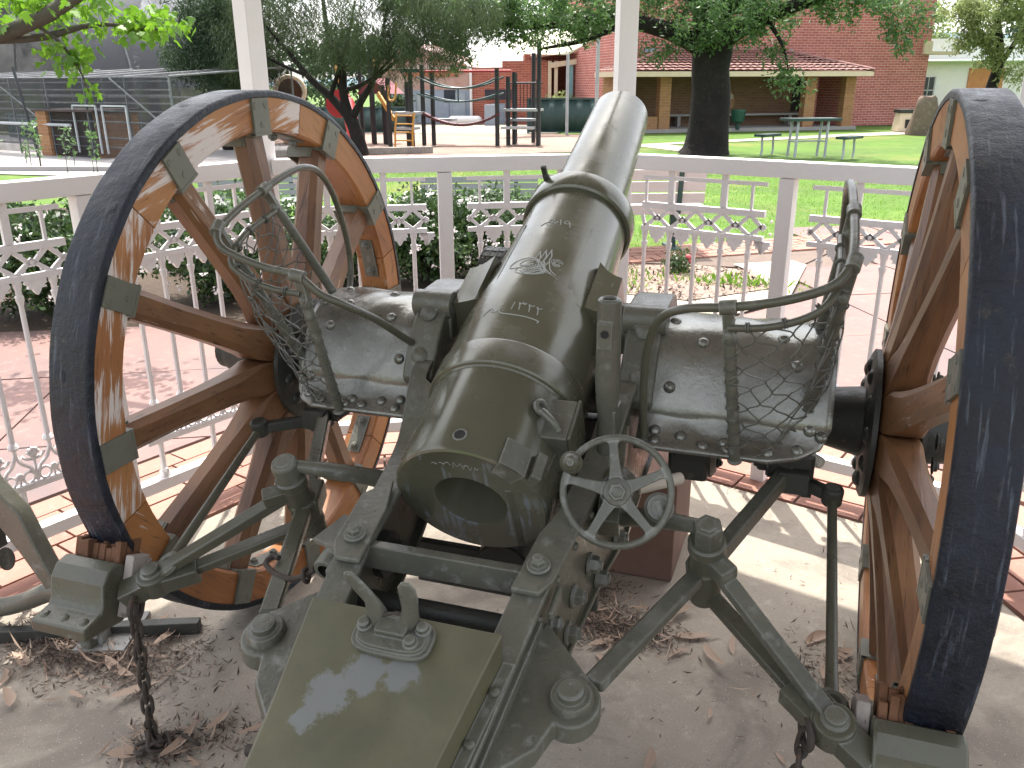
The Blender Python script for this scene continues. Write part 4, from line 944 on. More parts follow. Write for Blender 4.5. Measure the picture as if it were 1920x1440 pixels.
# ---- elevating handwheel facing the gunner
HC = V3((.262, -.572, .715)); HD = V3((.27, -1.28, .62)).normalized()
HM = CW @ axis_m(HC, HD, R(24)); hw = MB(); HRW = .092
hw.torus((0, 0, 0), (0, 0, 1), HRW, .0064, 64, 12)
for i in range(5):
    a = 2*PI*i/5; P_ = []; dd = V3((math.cos(a), math.sin(a), 0)); xx = V3((-math.sin(a), math.cos(a), 0)); fs_ = []
    for r, w, t, z in ((.020, .0125, .007, -.004), (.036, .0100, .006, -.003), (.060, .0082, .005, -.001), (.080, .0078, .0045, 0), (.086, .0105, .0045, 0), (.091, .017, .004, 0)):
        for sx, sz in ((-1, -1), (1, -1), (1, 1), (-1, 1)): P_.append(dd*r+xx*(sx*w)+V3((0, 0, z+sz*t)))
    for k in range(5):
        for c in range(4): fs_.append((k*4+c, k*4+(c+1) % 4, (k+1)*4+(c+1) % 4, (k+1)*4+c))
    hw.add(P_, fs_)
hw.lathe((0, 0, -.014), (0, 0, 1), [(0, .020), (.014, .025), (.024, .024), (.026, .020)], 28)
HW = obj('handwheel', hw, M_gunw, GUN, 40, bevel=.0025); HW.matrix_local = HM
obj('handwheel_nut', MB().lathe((0, 0, .012), (0, 0, 1), [(0, .0165), (.011, .0165), (.0135, .0145), (.0135, .010), (.017, .0095), (.018, .007), (.018, 0)], 6, False), M_gunw, HW, 25, bevel=.001)
ka = R(150-24)
obj('handwheel_knob', MB().lathe((HRW*math.cos(ka), HRW*math.sin(ka), 0), (0, 0, 1), [(-.006, .016), (.002, .0205), (.007, .019), (.010, .012), (.016, .0095), (.024, .0155), (.034, .017), (.044, .0155), (.052, .010), (.054, .0065), (.058, .006), (.058, 0)], 24, False), M_gun, HW, 60)
kb = R(-18-24)
obj('handwheel_boss', MB().lathe((.078*math.cos(kb), .078*math.sin(kb), -.03), (0, 0, 1), [(0, .026), (.006, .026), (.008, .022), (.012, .021), (.012, .014), (.015, .0135), (.016, .0)], 24, False).box((.078*math.cos(kb), .078*math.sin(kb), -.013), (.006, .026, .008)), M_gunw, HW, 30)
gp('handwheel_shaft', MB().cyl(HC, HC-HD*.26, .014, 16).cyl(HC-HD*.05, HC-HD*.12, .03, 20).lathe(HC-HD*.12, -HD, [(0, .03), (.02, .045), (.12, .05), (.14, .03)], 24).bar((.235, -.50, .60), (.215, -.33, .72), .04, .06), M_gun, 30)
# supporting plinth is separate (see below)

# ---- wheels
def section(w, d, ch=.22):
    a, b = w/2, d/2; c = ch*min(w, d)
    return [(-a+c, -b), (a-c, -b), (a, -b+c), (a, b-c), (a-c, b), (-a+c, b), (-a, b-c), (-a, -b+c)]
def spoke_mesh():
    q = MB(); P_ = []; fs_ = []
    # (radius, tangential width, axial depth, axial offset from hub plane, chamfer): local Z = radius, X = axial outwards, Y = tangent
    pr = [(.085, .044, .090, -.022, .05), (.120, .062, .088, -.020, .05), (.150, .078, .085, -.016, .05), (.178, .086, .081, -.012, .08), (.21, .079, .076, -.007, .16), (.26, .072, .072, .000, .22), (.33, .067, .067, .010, .24), (.44, .064, .063, .026, .24), (.54, .066, .064, .040, .22), (.600, .066, .064, .048, .2)]
    for r, w, d, off, ch in pr:
        for y, x in section(w, d, ch): P_.append((x+off, y, r))
    n = len(pr)
    for i in range(n-1):
        for k in range(8): fs_.append((i*8+k, i*8+(k+1) % 8, (i+1)*8+(k+1) % 8, (i+1)*8+k))
    q.add(P_, fs_+[tuple(range(8)), tuple((n-1)*8+k for k in range(8))]); return q.mesh('spoke', M_spoke, 30)
SPM = spoke_mesh()
def felloe_mesh(mat):
    q = MB(); P_ = []; fs_ = []; n = 16; gap = R(.12)
    for i in range(n+1):
        a = -R(30)+gap+(R(60)-2*gap)*i/n
        for r, x in ((.583, .006), (.583, .090), (.588, .096), (.664, .096), (.664, .0), (.588, .0)): P_.append((x, r*math.sin(a), r*math.cos(a)))
    for i in range(n):
        for k in range(6): fs_.append((i*6+k, i*6+(k+1) % 6, (i+1)*6+(k+1) % 6, (i+1)*6+k))
    q.add(P_, fs_+[tuple(range(6)), tuple(n*6+k for k in range(6))]); return q.mesh('felloe', mat, 30)
FEL = {k: felloe_mesh(v) for k, v in (('a', M_fel), ('b', M_felw))}
# felloe grain follows the rim: object coordinates are bent by the mesh itself, so grain uses the Y axis there
def plate_mesh():
    q = MB(); q.box((-.004, 0, .623), (.007, .064, .080)); q.box((.100, 0, .623), (.007, .064, .080))
    q.box((.048, 0, .579), (.112, .068, .007)); q.box((.0, 0, .585), (.012, .068, .016))
    q.box((.066, .0365, .566), (.066, .006, .028)); q.box((.066, -.0365, .566), (.066, .006, .028)); q.box((.030, 0, .566), (.006, .076, .028)); q.box((.100, 0, .566), (.006, .076, .028))
    for y, z in ((.020, .646), (-.020, .646), (.0, .602)):
        q.lathe((-.0075, y, z), (-1, 0, 0), [(0, .0085), (.0012, .0082), (.0012, .0)], 14, False); q.box((-.0087, y, z), (.0012, .0028, .013), (rng.random()*3, 0, 0))
    return q.mesh('spoke_clip', paint('clip_paint', (.145, .145, .112), (.115, .117, .092), .42, (.22, .22, .19), .66, .78, 6, 24, .15), 20)
PLM = plate_mesh()
jm = MB().box((.048, 0, .5795), (.046, .130, .007)); jm.hexbolt((.048, .045, .576), (0, 0, -1), .012, .010, 1.25, .5); jm.hexbolt((.048, -.045, .576), (0, 0, -1), .012, .010, 1.25, .5)
JNM = jm.mesh('joint_plate', M_gunw, 25)
hb_ = MB().lathe((-.172, 0, 0), (1, 0, 0), [(0, .060), (.08, .075), (.088, .15), (.094, .160), (.106, .160), (.110, .12), (.112, .085), (.20, .085), (.205, .13), (.215, .13), (.218, .075), (.33, .062), (.345, .056), (.350, .04), (.350, 0)], 48, False)
hb_.lathe((.10, 0, 0), (1, 0, 0), [(0, .055), (.1, .05)], 20)
for i in range(12):
    a = 2*PI*i/12+.15; hb_.lathe((-.080, .125*math.sin(a), .125*math.cos(a)), (-1, 0, 0), [(-.002, .019), (.006, .018), (.012, .014), (.016, .006), (.0165, 0)], 12, False)
    hb_.hexbolt((.066, .108*math.sin(a), .108*math.cos(a)), (1, 0, 0), .012, .01)
HUB = hb_.mesh('hub', M_iron, 30)
ty = MB()
prof_t = [(-.003, .6645), (-.003, .676), (.0, .680), (.004, .6815), (.093, .6815), (.097, .680), (.099, .676), (.099, .6645)]
n = 128; P_ = []; fs_ = []
for i in range(n):
    a = 2*PI*i/n
    for x, r in prof_t: P_.append((x, (r+.0006*math.sin(i*1.3))*math.sin(a), (r+.0006*math.sin(i*1.3))*math.cos(a)))
for i in range(n):
    for k in range(8): fs_.append((i*8+k, i*8+(k+1) % 8, ((i+1) % n)*8+(k+1) % 8, ((i+1) % n)*8+k))
ty.add(P_, fs_)
for i in range(12):
    a = 2*PI*i/12+.30; ty.lathe((.050+.02*(-1)**i, .6805*math.sin(a), .6805*math.cos(a)), (0, math.sin(a), math.cos(a)), [(-.002, .0155), (.0010, .0155), (.0012, .011), (.0018, .0105), (.002, 0)], 16, False)
TYM = ty.mesh('tyre', M_tyre, 40)
T = .7639; Z0 = .6815
for s in (-1, 1):
    # local X points outwards from the gun; right wheel as built, left wheel turned round
    w = bpy.data.objects.new('wheel', HUB); COL.objects.link(w); w.parent = GUN
    w.location = (s*T, 0, Z0); w.rotation_euler = (0, 0, 0 if s > 0 else PI)
    if s > 0: w.scale = (.86, 1, 1)
    w['label'] = ('right hand wheel seen nearly edge on, its blue-black tread facing the camera' if s > 0 else 'left hand wheel with flaked orange rim seen from inside')
    place('tyre', TYM, w, Matrix.Identity(4))
    a0 = R(2)
    for i in range(12):
        a = a0+2*PI*i/12        # world angle measured from +Y up; local angle runs from Z towards local Y
        loc = PI/2-a if s > 0 else a-PI/2
        rm = Matrix.Rotation(-loc, 4, 'X')
        place('spoke', SPM, w, rm); place('spoke_clip', PLM, w, rm)
    for i in range(6):
        aj = R(16)+2*PI*i/6; ac = aj+R(30)
        f = lambda a: Matrix.Rotation(-(PI/2-a if s > 0 else a-PI/2), 4, 'X')
        deg = math.degrees(ac) % 360
        old = s < 0 and 90 < deg < 220
        place('felloe', FEL['b' if old else 'a'], w, f(ac)); place('joint_plate', JNM, w, f(aj))

# ------------------------------------------------------------------ things around the gun
pl_ = obj('support_plinth', MB().prism([(-.335, .30), (.262, .30), (.262, .62), (-.335, .62)], .004, .315), paint('brown_plinth_paint', (.15, .085, .062), (.12, .068, .05), .85, (.2, .125, .095), .6, .8), None, 0, bevel=.006)
tag(pl_, 'brown painted block on the floor holding up the axle under the barrel', 'plinth')
# neighbouring gun mount at the left edge
nb = thing('gun_mount', 'green curved metal leg of a neighbouring gun cut off by the left edge', 'gun mount', (-1.3, -.5, 0))
def off(p): return V3(p)-V3((-1.3, -.5, 0))
lg = MB()
path = [(-1.47, -.52, .63), (-1.40, -.51, .52), (-1.325, -.505, .42), (-1.262, -.50, .355), (-1.222, -.50, .285), (-1.175, -.50, .20), (-1.142, -.50, .145), (-1.112, -.50, .10), (-1.090, -.50, .030), (-1.092, -.50, .006)]
pts = []; fs_ = []
for i, p in enumerate(path):
    p = off(p); t = (off(path[min(i+1, len(path)-1)])-off(path[max(i-1, 0)])).normalized(); nx = t.cross(V3((0, 1, 0))).normalized()
    w_ = (.040, .045, .048, .046, .034, .024, .026, .027, .018, .016)[i]
    for sy, sn in ((-1, -1), (1, -1), (1, 1), (-1, 1)): pts.append(p+V3((0, sy*.022, 0))+nx*(sn*w_))
for i in range(len(path)-1):
    for k in range(4): fs_.append((i*4+k, i*4+(k+1) % 4, (i+1)*4+(k+1) % 4, (i+1)*4+k))
lg.add(pts, fs_+[(0, 1, 2, 3), tuple((len(path)-1)*4+k for k in range(4))])
obj('leg', lg, M_gunw, nb, 40, bevel=.007)
obj('stay', MB().tube([off(p) for p in ((-1.50, -.50, -.01+.05), (-1.40, -.50, .06), (-1.30, -.50, .10), (-1.21, -.50, .148), (-1.15, -.50, .17))], [.026, .026, .024, .026, .03], 12, smooth=3), M_gunw, nb, 60)
obj('foot_plate', MB().box(off((-1.085, -.435, .014)), (.13, .17, .012), (0, 0, .35)).box(off((-1.075, -.47, .045)), (.012, .05, .05), (0, 0, .3)).hexbolt(off((-1.052, -.42, .02)), (0, 0, 1), .01, .01).hexbolt(off((-1.075, -.50, .05)), (1, -.5, 0), .008, .008), paint('worn_foot_metal', (.25, .25, .235), (.18, .18, .17), .4, (.34, .34, .33), .5, .7), nb, 20, bevel=.003)
obj('ground_rail', MB().box(off((-1.27, -.52, .022)), (.86, .030, .036), (0, 0, .42)), M_iron, nb, 20, bevel=.003)
obj('upright', MB().box(off((-1.452, -.475, .42)), (.018, .012, .80)).box(off((-1.43, -.475, .55)), (.01, .01, .3)), M_iron, nb, 20, bevel=.002)
obj('tag_disc', MB().lathe(off((-1.31, -.515, .235)), (1, .3, .3), [(0, .030), (.003, .030)], 20).box(off((-1.345, -.515, .315)), (.07, .03, .09)), M_iron, nb, 20, bevel=.002)
# ---- fallen gum leaves and litter
def leaf_mesh(i):
    q = MB(); L = .105+.03*(i % 3); W_ = .011+.005*((i*2) % 3); cv = (.3, .8, -.5, 1.2)[i % 4]; cu = (.10, .3, .18, .05)[i % 4]
    n = 9; P_ = []; fs_ = []
    for k in range(n+1):
        t = k/n; w_ = W_*(math.sin(PI*min(1, t*1.02)**.8))**.8+.0006; x = (t-.5)*L; y = cv*.06*(t-.5)**2*4*.25; z = .003+cu*.09*(2*t-1)**2*.4
        for sy in (-1, 0, 1): P_.append((x, y+sy*w_, z+(abs(sy))*w_*.45*(1 if i % 2 else .3)))
    for k in range(n):
        for c in range(2): fs_.append((k*3+c, k*3+c+1, (k+1)*3+c+1, (k+1)*3+c))
    q.add(P_, fs_); return q.mesh('fallen_leaf', L_dry, 60)
LM_ = [leaf_mesh(i) for i in range(8)]
SPOTS = [(-1.34, -.62), (-1.22, -.60), (-1.13, -.42), (-1.30, -.44), (-1.02, -.52), (-.96, -.55), (-.90, -.47), (-.93, -.40), (-1.05, -.60), (-1.0, -.35), (-.86, -.60), (-1.20, -.66), (-.72, -.76), (-.64, -.70), (-.58, -.74), (-.60, -.62), (-.70, -.34), (-.62, -.40), (-.52, -.62), (-.46, -.50),
         (.14, -.05), (.20, .02), (.10, .06), (.17, -.12), (.05, .10), (.24, -.02), (.28, .03), (.33, -.02), (.36, .06), (.42, -.02), (.12, .18), (.02, .22), (.20, .13), (.30, .14), (.46, .06), (.62, .02), (.72, .10), (.70, -.02), (.73, -.10), (.68, -.14), (.60, -.30), (.66, .16), (-.05, .18), (-.10, .26), (.06, .30), (-.30, .62), (.44, -.22), (.34, -.40), (-.98, -.66), (-1.12, -.72)]
for i, (x, y) in enumerate(SPOTS):
    o = bpy.data.objects.new('fallen_leaf', LM_[i % 8]); COL.objects.link(o)
    o.location = (x, y, .006+.012*rng.random()); o.rotation_euler = (rng.uniform(-.3, .3), rng.uniform(-.15, .15), rng.uniform(0, 6.28)); sc_ = rng.uniform(.38, .80); o.scale = (sc_,)*3
    tag(o, 'dry curled gum leaf lying on the concrete floor around the gun', 'leaf', 'dry gum leaves on the shelter floor')
pts = []
for c, r, n in (((-1.05, -.52), (.22, .10), 2200), ((-1.2, -.50), (.16, .09), 1200), ((-.90, -.44), (.14, .10), 350), ((-.68, -.72), (.09, .07), 350), ((-.56, -.64), (.10, .06), 220), ((.10, .04), (.10, .08), 1300), ((.22, .03), (.10, .06), 700), ((.02, .20), (.10, .08), 900), ((.66, .02), (.10, .16), 350), ((-.25, -.40), (.3, .2), 90), ((.3, -.2), (.5, .4), 90), ((.5, .5), (.4, .4), 60)):
    q = nr.normal(size=(n, 2))*np.array(r)*.6+np.array(c); pts.append(np.column_stack([q, .006+.014*nr.rand(n)]))
lit = leaves('leaf_litter', np.concatenate(pts), .017, L_debris, None, .20, 0, 'stuff', .7, .75)
tw = leaves('twigs', np.concatenate([np.column_stack([nr.normal(size=(n, 2))*np.array(r)*.6+np.array(c), .010+.018*nr.rand(n)]) for c, r, n in (((-1.08, -.52), (.26, .11), 190), ((-.68, -.72), (.10, .08), 50), ((.10, .08), (.13, .12), 120), ((.24, .0), (.12, .08), 60), ((.68, .0), (.10, .18), 70))]), .055, L_dry, None, .07, 0, 'stuff', .6, .7)
tag(tw, 'thin dry twigs and leaf strips caught in the drifts under the gun', 'twigs', kind='stuff')
tag(lit, 'dark crumbled leaves and twigs gathered in drifts on the concrete floor', 'leaf litter', kind='stuff')
# ------------------------------------------------------------------ planting beds
def shrub(label, c, r, n, nf, group='flowering shrubs along the beds', stems=6, name='flowering_shrub', leaf=None, size=.042):
    t = thing(name, label, 'shrub', (c[0], c[1], 0), 0, group)
    sm = MB()
    for i in range(stems):
        a = rng.uniform(0, 6.28); q = rng.uniform(.3, .9)
        sm.tube([(0.04*math.cos(a), .04*math.sin(a), 0), (r[0]*.35*q*math.cos(a), r[1]*.35*q*math.sin(a), r[2]*.8), (r[0]*.7*q*math.cos(a), r[1]*.7*q*math.sin(a), r[2]*1.5)], [.012, .008, .004], 5, smooth=2)
    obj('stem', sm, M_bark_g, t, 60)
    r = (r[0]*1.10, r[1]*1.10, r[2]*.93); cen = in_ell((0, 0, r[2]*.98), (r[0]*.85, r[1]*.85, r[2]*.92), max(8, n//34), .35)
    cen = cen[cen[:, 2] > .03]
    pts = clumps(cen, .11 if size < .1 else .3, 62); pts = pts[pts[:, 2] > .01]
    leaves('foliage', pts, size, leaf or L_hedge, t, .5)
    if nf:
        ce = in_ell((0, 0, r[2]*1.0), (r[0]*.98, r[1]*.98, r[2]*1.0), nf, .85); ce = ce[ce[:, 2] > r[2]*.35]
        leaves('flowers', clumps(ce, .022, 7), .022, L_flower, t, .8, kind='stuff')
    return t
shrub('dark flowering shrub at the left end of the bed behind the railing', (-4.75, 1.75), (.62, .55, .42), 5200, 80)
shrub('dense flowering shrub left of the big left hand wheel', (-3.95, 2.15), (.62, .60, .43), 6000, 95)
shrub('flowering shrub seen through the upper spokes of the left wheel', (-3.15, 2.85), (.55, .60, .38), 5200, 70)
shrub('low shrub behind the railing seen between the wheel spokes', (-2.72, 3.35), (.45, .50, .30), 4200, 50)
shrub('bushy white flowered shrub between left wheel rim and barrel', (-2.12, 3.75), (.52, .50, .37), 5800, 110)
shrub('white flowered shrub touching the middle railing post, nearest the barrel', (-1.72, 4.05), (.36, .45, .34), 4200, 80)
shrub('pale loose shrub in front of the grey bench', (-1.95, 5.0), (.60, .40, .27), 2600, 40, leaf=L_kurra)
shrub('leafy shrub behind the row of white flowers, by the lawn', (-4.1, 3.9), (.9, .5, .32), 5200, 40, leaf=L_kurra)
rb = shrub('small rose bush with a pink bloom in the mulch patch', (-.42, 4.52), (.11, .10, .085), 420, 0, None, 4, 'rose_bush', L_hedge, .03)
obj('bloom', MB().ball((.085, -.03, .15), .022, 10, (1, 1, .8)).ball((.10, -.02, .115), .016, 8), paint('pink_petal', (.62, .12, .14), (.55, .1, .12), .6), rb, 60)
pts = np.column_stack([nr.uniform(-.85, .35, 2600), nr.uniform(3.65, 4.85, 2600), np.full(2600, .02)])
pts = np.array([p for p in pts if inpoly(p, [(-.75, 3.72), (-.2, 3.66), (.3, 4.2), (.12, 4.75), (-.4, 4.85), (-.85, 4.6)])])
tag(leaves('mulch_chips', pts, .045, L_debris, None, .35, 0, 'stuff', .5, .7), 'brown bark chips covering the small garden patch', 'mulch', kind='stuff')
q = nr.normal(size=(420, 2))*np.array([.22, .09])+np.array([.02, 4.28]); q2 = nr.normal(size=(260, 2))*np.array([.10, .2])+np.array([-.72, 4.0])
tag(leaves('weeds', np.column_stack([np.concatenate([q, q2]), np.full(680, .02)]), .06, L_grass, None, .2, -.6, 'stuff'), 'straggly weeds along the edge of the mulch patch', 'weeds', kind='stuff')
# ------------------------------------------------------------------ grass: real blades where the lawn is near, material beyond
def lawn_ok(x, y):
    if inpoly((x, y), [(-.9, 5.0), (.35, 5.9), (1.0, 6.95), (1.55, 8.0), (2.35, 12.6), (1.9, 12.6), (1.2, 18), (-4.2, 15.8), (-9, 12), (-9, 6.2), (-3.2, 5.7), (-1.4, 5.1)]): return True
    return False
P_ = []
while len(P_) < 60000:
    y = 5.0+9*rng.random()**1.6; x = rng.uniform(-8.5, 2.4)
    if lawn_ok(x, y): P_.append((x, y, -.018))
tag(leaves('grass', P_, .032, L_grass, None, .14, -.55, 'stuff', .6), 'bright green mown grass on the lawn beyond the shelter', 'grass', kind='stuff')

# ------------------------------------------------------------------ park benches
def bench(label, x, y, rz, mat_seat, slat_w=.085):
    t = thing('park_bench', label, 'bench', (x, y, 0), rz, 'slatted park benches on pedestal feet')
    L = 1.15
    for i in range(5): obj('back_slat', MB().box((0, .035+.018*i, .36+.098*i), (L, .022, slat_w), (R(-10), 0, 0)), mat_seat, t, 0, bevel=.003)
    for i in range(4): obj('seat_slat', MB().box((0, -.02-.098*i, .385), (L, slat_w, .022)), mat_seat, t, 0, bevel=.003)
    for sx in (-.36, .36):
        obj('leg', MB().box((sx, -.12, .19), (.055, .055, .38)).box((sx, -.12, .012), (.10, .36, .024)).bar((sx, .05, .33), (sx, .125, .80), .04, .03).bar((sx, -.36, .365), (sx, .07, .365), .04, .03), M_dgreen, t, 0, bevel=.003)
    return t
M_slat = paint('bench_slat', (.56, .50, .48), (.50, .45, .43), .45)
M_slat2 = paint('grey_bench_slat', (.22, .23, .22), (.18, .20, .19), .55)
bench('pale slatted bench on dark legs just right of the barrel, back turned', -.93, 5.35, R(-158), M_slat)
bench('grey slatted bench behind the white flowers left of the barrel', -2.55, 5.85, R(25), M_slat2).scale = (1, 1, .66)
bench('grey slatted bench seen through the upper left of the big wheel', -4.9, 5.6, R(48), M_slat2).scale = (1, 1, .66)
# ------------------------------------------------------------------ picnic setting
pt = thing('picnic_table', 'dark green picnic table on pale tube legs standing on the lawn', 'table', (.20, 16.05, 0), R(28))
for i in range(3): obj('top_plank', MB().box((0, -.16+.16*i, .70), (1.05, .15, .05)), M_dgreen, pt, 0, bevel=.006)
for sx in (-.33, .28):
    for sy in (-.16, .16): obj('leg', MB().cyl((sx, sy, 0), (sx+.02, sy*.8, .68), .025, 10), M_grey, pt)
    obj('brace', MB().cyl((sx, -.16, .30), (sx, .16, .30), .016, 8), M_grey, pt)
obj('stretcher', MB().cyl((-.33, 0, .30), (.28, 0, .30), .016, 8), M_grey, pt)
for lb, x, y in (('small green bench seat left of the picnic table', -.58, 16.3), ('small green bench seat right of the picnic table', .93, 15.9)):
    s_ = thing('bench_seat', lb, 'bench', (x, y, 0), R(62), 'loose bench seats beside the picnic table')
    obj('seat', MB().box((0, 0, .385), (.62, .24, .05)), M_dgreen, s_, 0, bevel=.006)
    for sx in (-.2, .2): obj('leg', MB().tube([(sx, 0, 0), (sx+.03, 0, .1), (sx, 0, .36)], .022, 8), M_grey, s_)
# ------------------------------------------------------------------ trees
def tree(name, label, at, limbs, bark, crown, leafm, size, group=None, asp=.45, down=0, rad=.28, per=60, sq=(1, 1, 1), extra=None):
    t = thing(name, label, 'tree', (at[0], at[1], 0), 0, group)
    tb = MB()
    for pts, r in limbs: tb.tube(pts, r, 12, smooth=3)
    obj('trunk', tb, bark, t, 60)
    cen = np.concatenate([in_ell(c, r, n, .3) for c, r, n in crown])
    if extra is not None: cen = np.concatenate([cen, np.array(extra)])
    leaves('crown', clumps(cen, rad, per, sq), size, leafm, t, asp, down)
    return t
tree('kurrajong_tree', 'broad tree with thick black trunk on the lawn before the brick pavilion', (-1.78, 16.35), [
    ([(-.02, 0, -.05), (.0, 0, .12), (.02, 0, .5), (.03, 0, 1.1), (-.02, 0, 1.6), (.0, .0, 2.1), (-.08, 0, 2.7), (.05, 0, 3.6)], [.56, .46, .41, .385, .37, .40, .34, .2]),
    ([(.0, 0, 1.9), (-.9, -.2, 2.35), (-2.1, -.5, 2.55), (-3.6, -.9, 2.45), (-4.6, -1.2, 2.6)], [.2, .17, .12, .08, .04]), ([(0, 0, 2.0), (.8, -.1, 2.5), (1.9, -.3, 2.8), (3.0, -.3, 2.9)], [.2, .15, .1, .05]),
    ([(-.1, 0, 2.4), (-.7, .2, 3.2), (-1.4, .4, 4.2)], [.16, .12, .06]), ([(.1, 0, 2.5), (.6, .3, 3.4), (1.2, .3, 4.4)], [.16, .12, .06]), ([(-1.6, -.4, 2.5), (-2.4, -1.0, 2.15), (-3.2, -1.3, 2.0)], [.07, .05, .02]), ([(1.0, -.15, 2.5), (1.35, -.5, 2.0), (1.5, -.6, 1.55)], [.05, .03, .012])],
    M_bark_d, [((-2.6, -.6, 2.75), (1.9, 1.5, .62), 95), ((.4, -.4, 2.62), (1.9, 1.3, .55), 80), ((0, 0, 4.0), (3.6, 2.8, 1.5), 170), ((2.3, -.3, 2.95), (1.4, 1.2, .5), 44), ((-4.3, -1.2, 2.7), (1.3, 1.1, .5), 60), ((-5.6, -1.4, 2.9), (1.0, 1.0, .5), 40)], L_kurra, .10, None, .4, .35, .24, 80, (1, 1, 1.1),
    [(1.25, -.55, 1.98), (1.35, -.6, 1.78), (1.45, -.62, 1.58), (1.30, -.5, 1.40), (1.55, -.6, 1.42), (1.75, -.6, 1.25), (1.1, -.5, 1.9), (-.75, -.6, 2.0), (-.95, -.6, 1.85), (-1.15, -.6, 2.05), (-.55, -.5, 2.15), (-1.5, -.7, 2.1), (-.2, -.7, 2.05), (.1, -.7, 2.2), (3.05, -.5, 2.55), (3.25, -.5, 2.35), (3.35, -.4, 2.1), (3.5, -.4, 2.45), (2.95, -.4, 2.75), (3.65, -.4, 2.6), (3.3, -.5, 2.7), (3.45, -.5, 2.25), (3.15, -.5, 2.2), (3.75, -.5, 2.4), (3.4, -.5, 1.95),
     (-4.75, -1.5, 2.2), (-4.9, -1.5, 2.0), (-4.6, -1.5, 1.85), (-4.85, -1.5, 1.7), (-3.1, -1.4, 2.15), (-3.5, -1.4, 2.2), (-2.7, -1.2, 2.2), (-2.3, -1, 2.25)])
tree('sheoak_tree', 'dark weeping tree with forked black limbs beside the playground', (-8.5, 14.05), [
    ([(0, 0, -.05), (-.02, 0, .25), (-.10, 0, .55), (-.22, 0, .8)], [.20, .15, .14, .13]), ([(-.22, 0, .75), (-.62, 0, 1.15), (-.95, -.1, 1.45), (-1.3, -.2, 1.9), (-1.9, -.3, 2.6)], [.10, .08, .07, .05, .02]),
    ([(-.2, 0, .75), (-.30, 0, 1.2), (-.30, 0, 1.7), (-.55, 0, 2.3), (-.7, .1, 3.2)], [.10, .09, .08, .06, .03]), ([(-.15, 0, .7), (.10, 0, 1.05), (.40, 0, 1.45), (.62, -.1, 1.95), (.9, -.2, 2.8)], [.085, .07, .06, .045, .02]),
    ([(-.28, 0, 1.25), (.05, -.1, 1.32), (.45, -.1, 1.5), (1.1, -.2, 2.0)], [.05, .045, .035, .015]), ([(-.6, 0, 1.15), (-.35, -.1, 1.55), (-.1, -.1, 2.1), (.1, 0, 2.9)], [.05, .045, .035, .015]), ([(-.95, -.1, 1.5), (-1.7, -.2, 1.8), (-2.4, -.3, 2.2)], [.04, .03, .012]), ([(.4, 0, 1.45), (1.0, -.1, 1.8), (1.9, -.2, 2.4)], [.04, .03, .012])],
    M_bark_d, [((-1.9, -.2, 2.5), (1.4, 1.3, .75), 88), ((.6, -.3, 2.5), (1.9, 1.4, .75), 104), ((-.3, 0, 3.6), (3.2, 2.4, 1.1), 130), ((1.7, -.5, 2.0), (1.0, .9, .4), 44), ((2.6, -.5, 2.5), (1.0, .9, .5), 50), ((-2.2, -.3, 1.85), (.6, .8, .3), 22), ((.2, -.6, 2.0), (1.3, .7, .35), 26)], L_sheoak, .16, None, .075, .75, .24, 84, (1, 1, 1.3),
    [(.9, -.6, 1.42), (1.0, -.5, 1.62), (.75, -.6, 1.72), (1.25, -.5, 1.75), (1.5, -.5, 1.55), (-2.5, -.3, 1.6), (-2.75, -.3, 1.75)])
tree('pepper_tree', 'dense dark drooping tree left of the tall column, behind the cages', (-12.1, 14.6), [([(0, 0, 0), (.1, 0, .8), (.3, 0, 1.6), (.8, 0, 2.6)], [.2, .16, .13, .06]), ([(.2, 0, 1.2), (-.4, 0, 2.0), (-1.0, 0, 2.7)], [.1, .08, .03])], M_bark_d,
    [((.0, 0, 2.4), (1.25, 1.2, .8), 110), ((.4, 0, 3.3), (1.7, 1.4, .9), 90), ((-.3, -.4, 1.8), (.95, .8, .5), 40), ((.8, -.4, 1.65), (.8, .8, .5), 40)], L_pepper, .13, None, .16, .6, .26, 90, (1, 1, 1.3))
tree('willowy_tree', 'pale green airy tree at the right edge in front of the white building', (5.15, 29.5), [([(0, 0, 0), (0, 0, 1), (.1, 0, 2.0), (-.2, 0, 3.4)], [.22, .18, .15, .08]), ([(.05, 0, 1.6), (.5, 0, 2.6), (1.0, 0, 3.6)], [.09, .07, .03]), ([(0, 0, 2.0), (-.7, 0, 3.0), (-1.4, 0, 3.6)], [.08, .05, .02])], M_bark_d,
    [((-.3, -.4, 3.5), (1.75, 1.3, .7), 100), ((.2, -.2, 4.5), (1.4, 1.2, .9), 60), ((-.7, -.5, 2.65), (.8, .7, .40), 30), ((1.0, -.5, 2.6), (.8, .7, .5), 30), ((-.2, -.5, 2.1), (.5, .6, .28), 12), ((.6, -.5, 1.7), (.5, .5, .3), 10)], L_willow, .15, None, .3, .5, .24, 46, (1, 1, 1.3))
for x, y, w, h, lb in ((-15.6, 23.5, 1.5, 1.5, 'dark shrub behind the tunnel and left of the iron shed'), (-13.2, 24.2, 1.2, 1.3, 'dark shrub behind the red play unit'), (-17.6, 22.4, 1.4, 1.7, 'dark shrub left of the tunnel behind the fence')):
    shrub(lb, (x, y), (w, .8, h*.5), 900, 0, 'dark shrubs behind the play units', 4, 'background_shrub', L_pepper, .16)
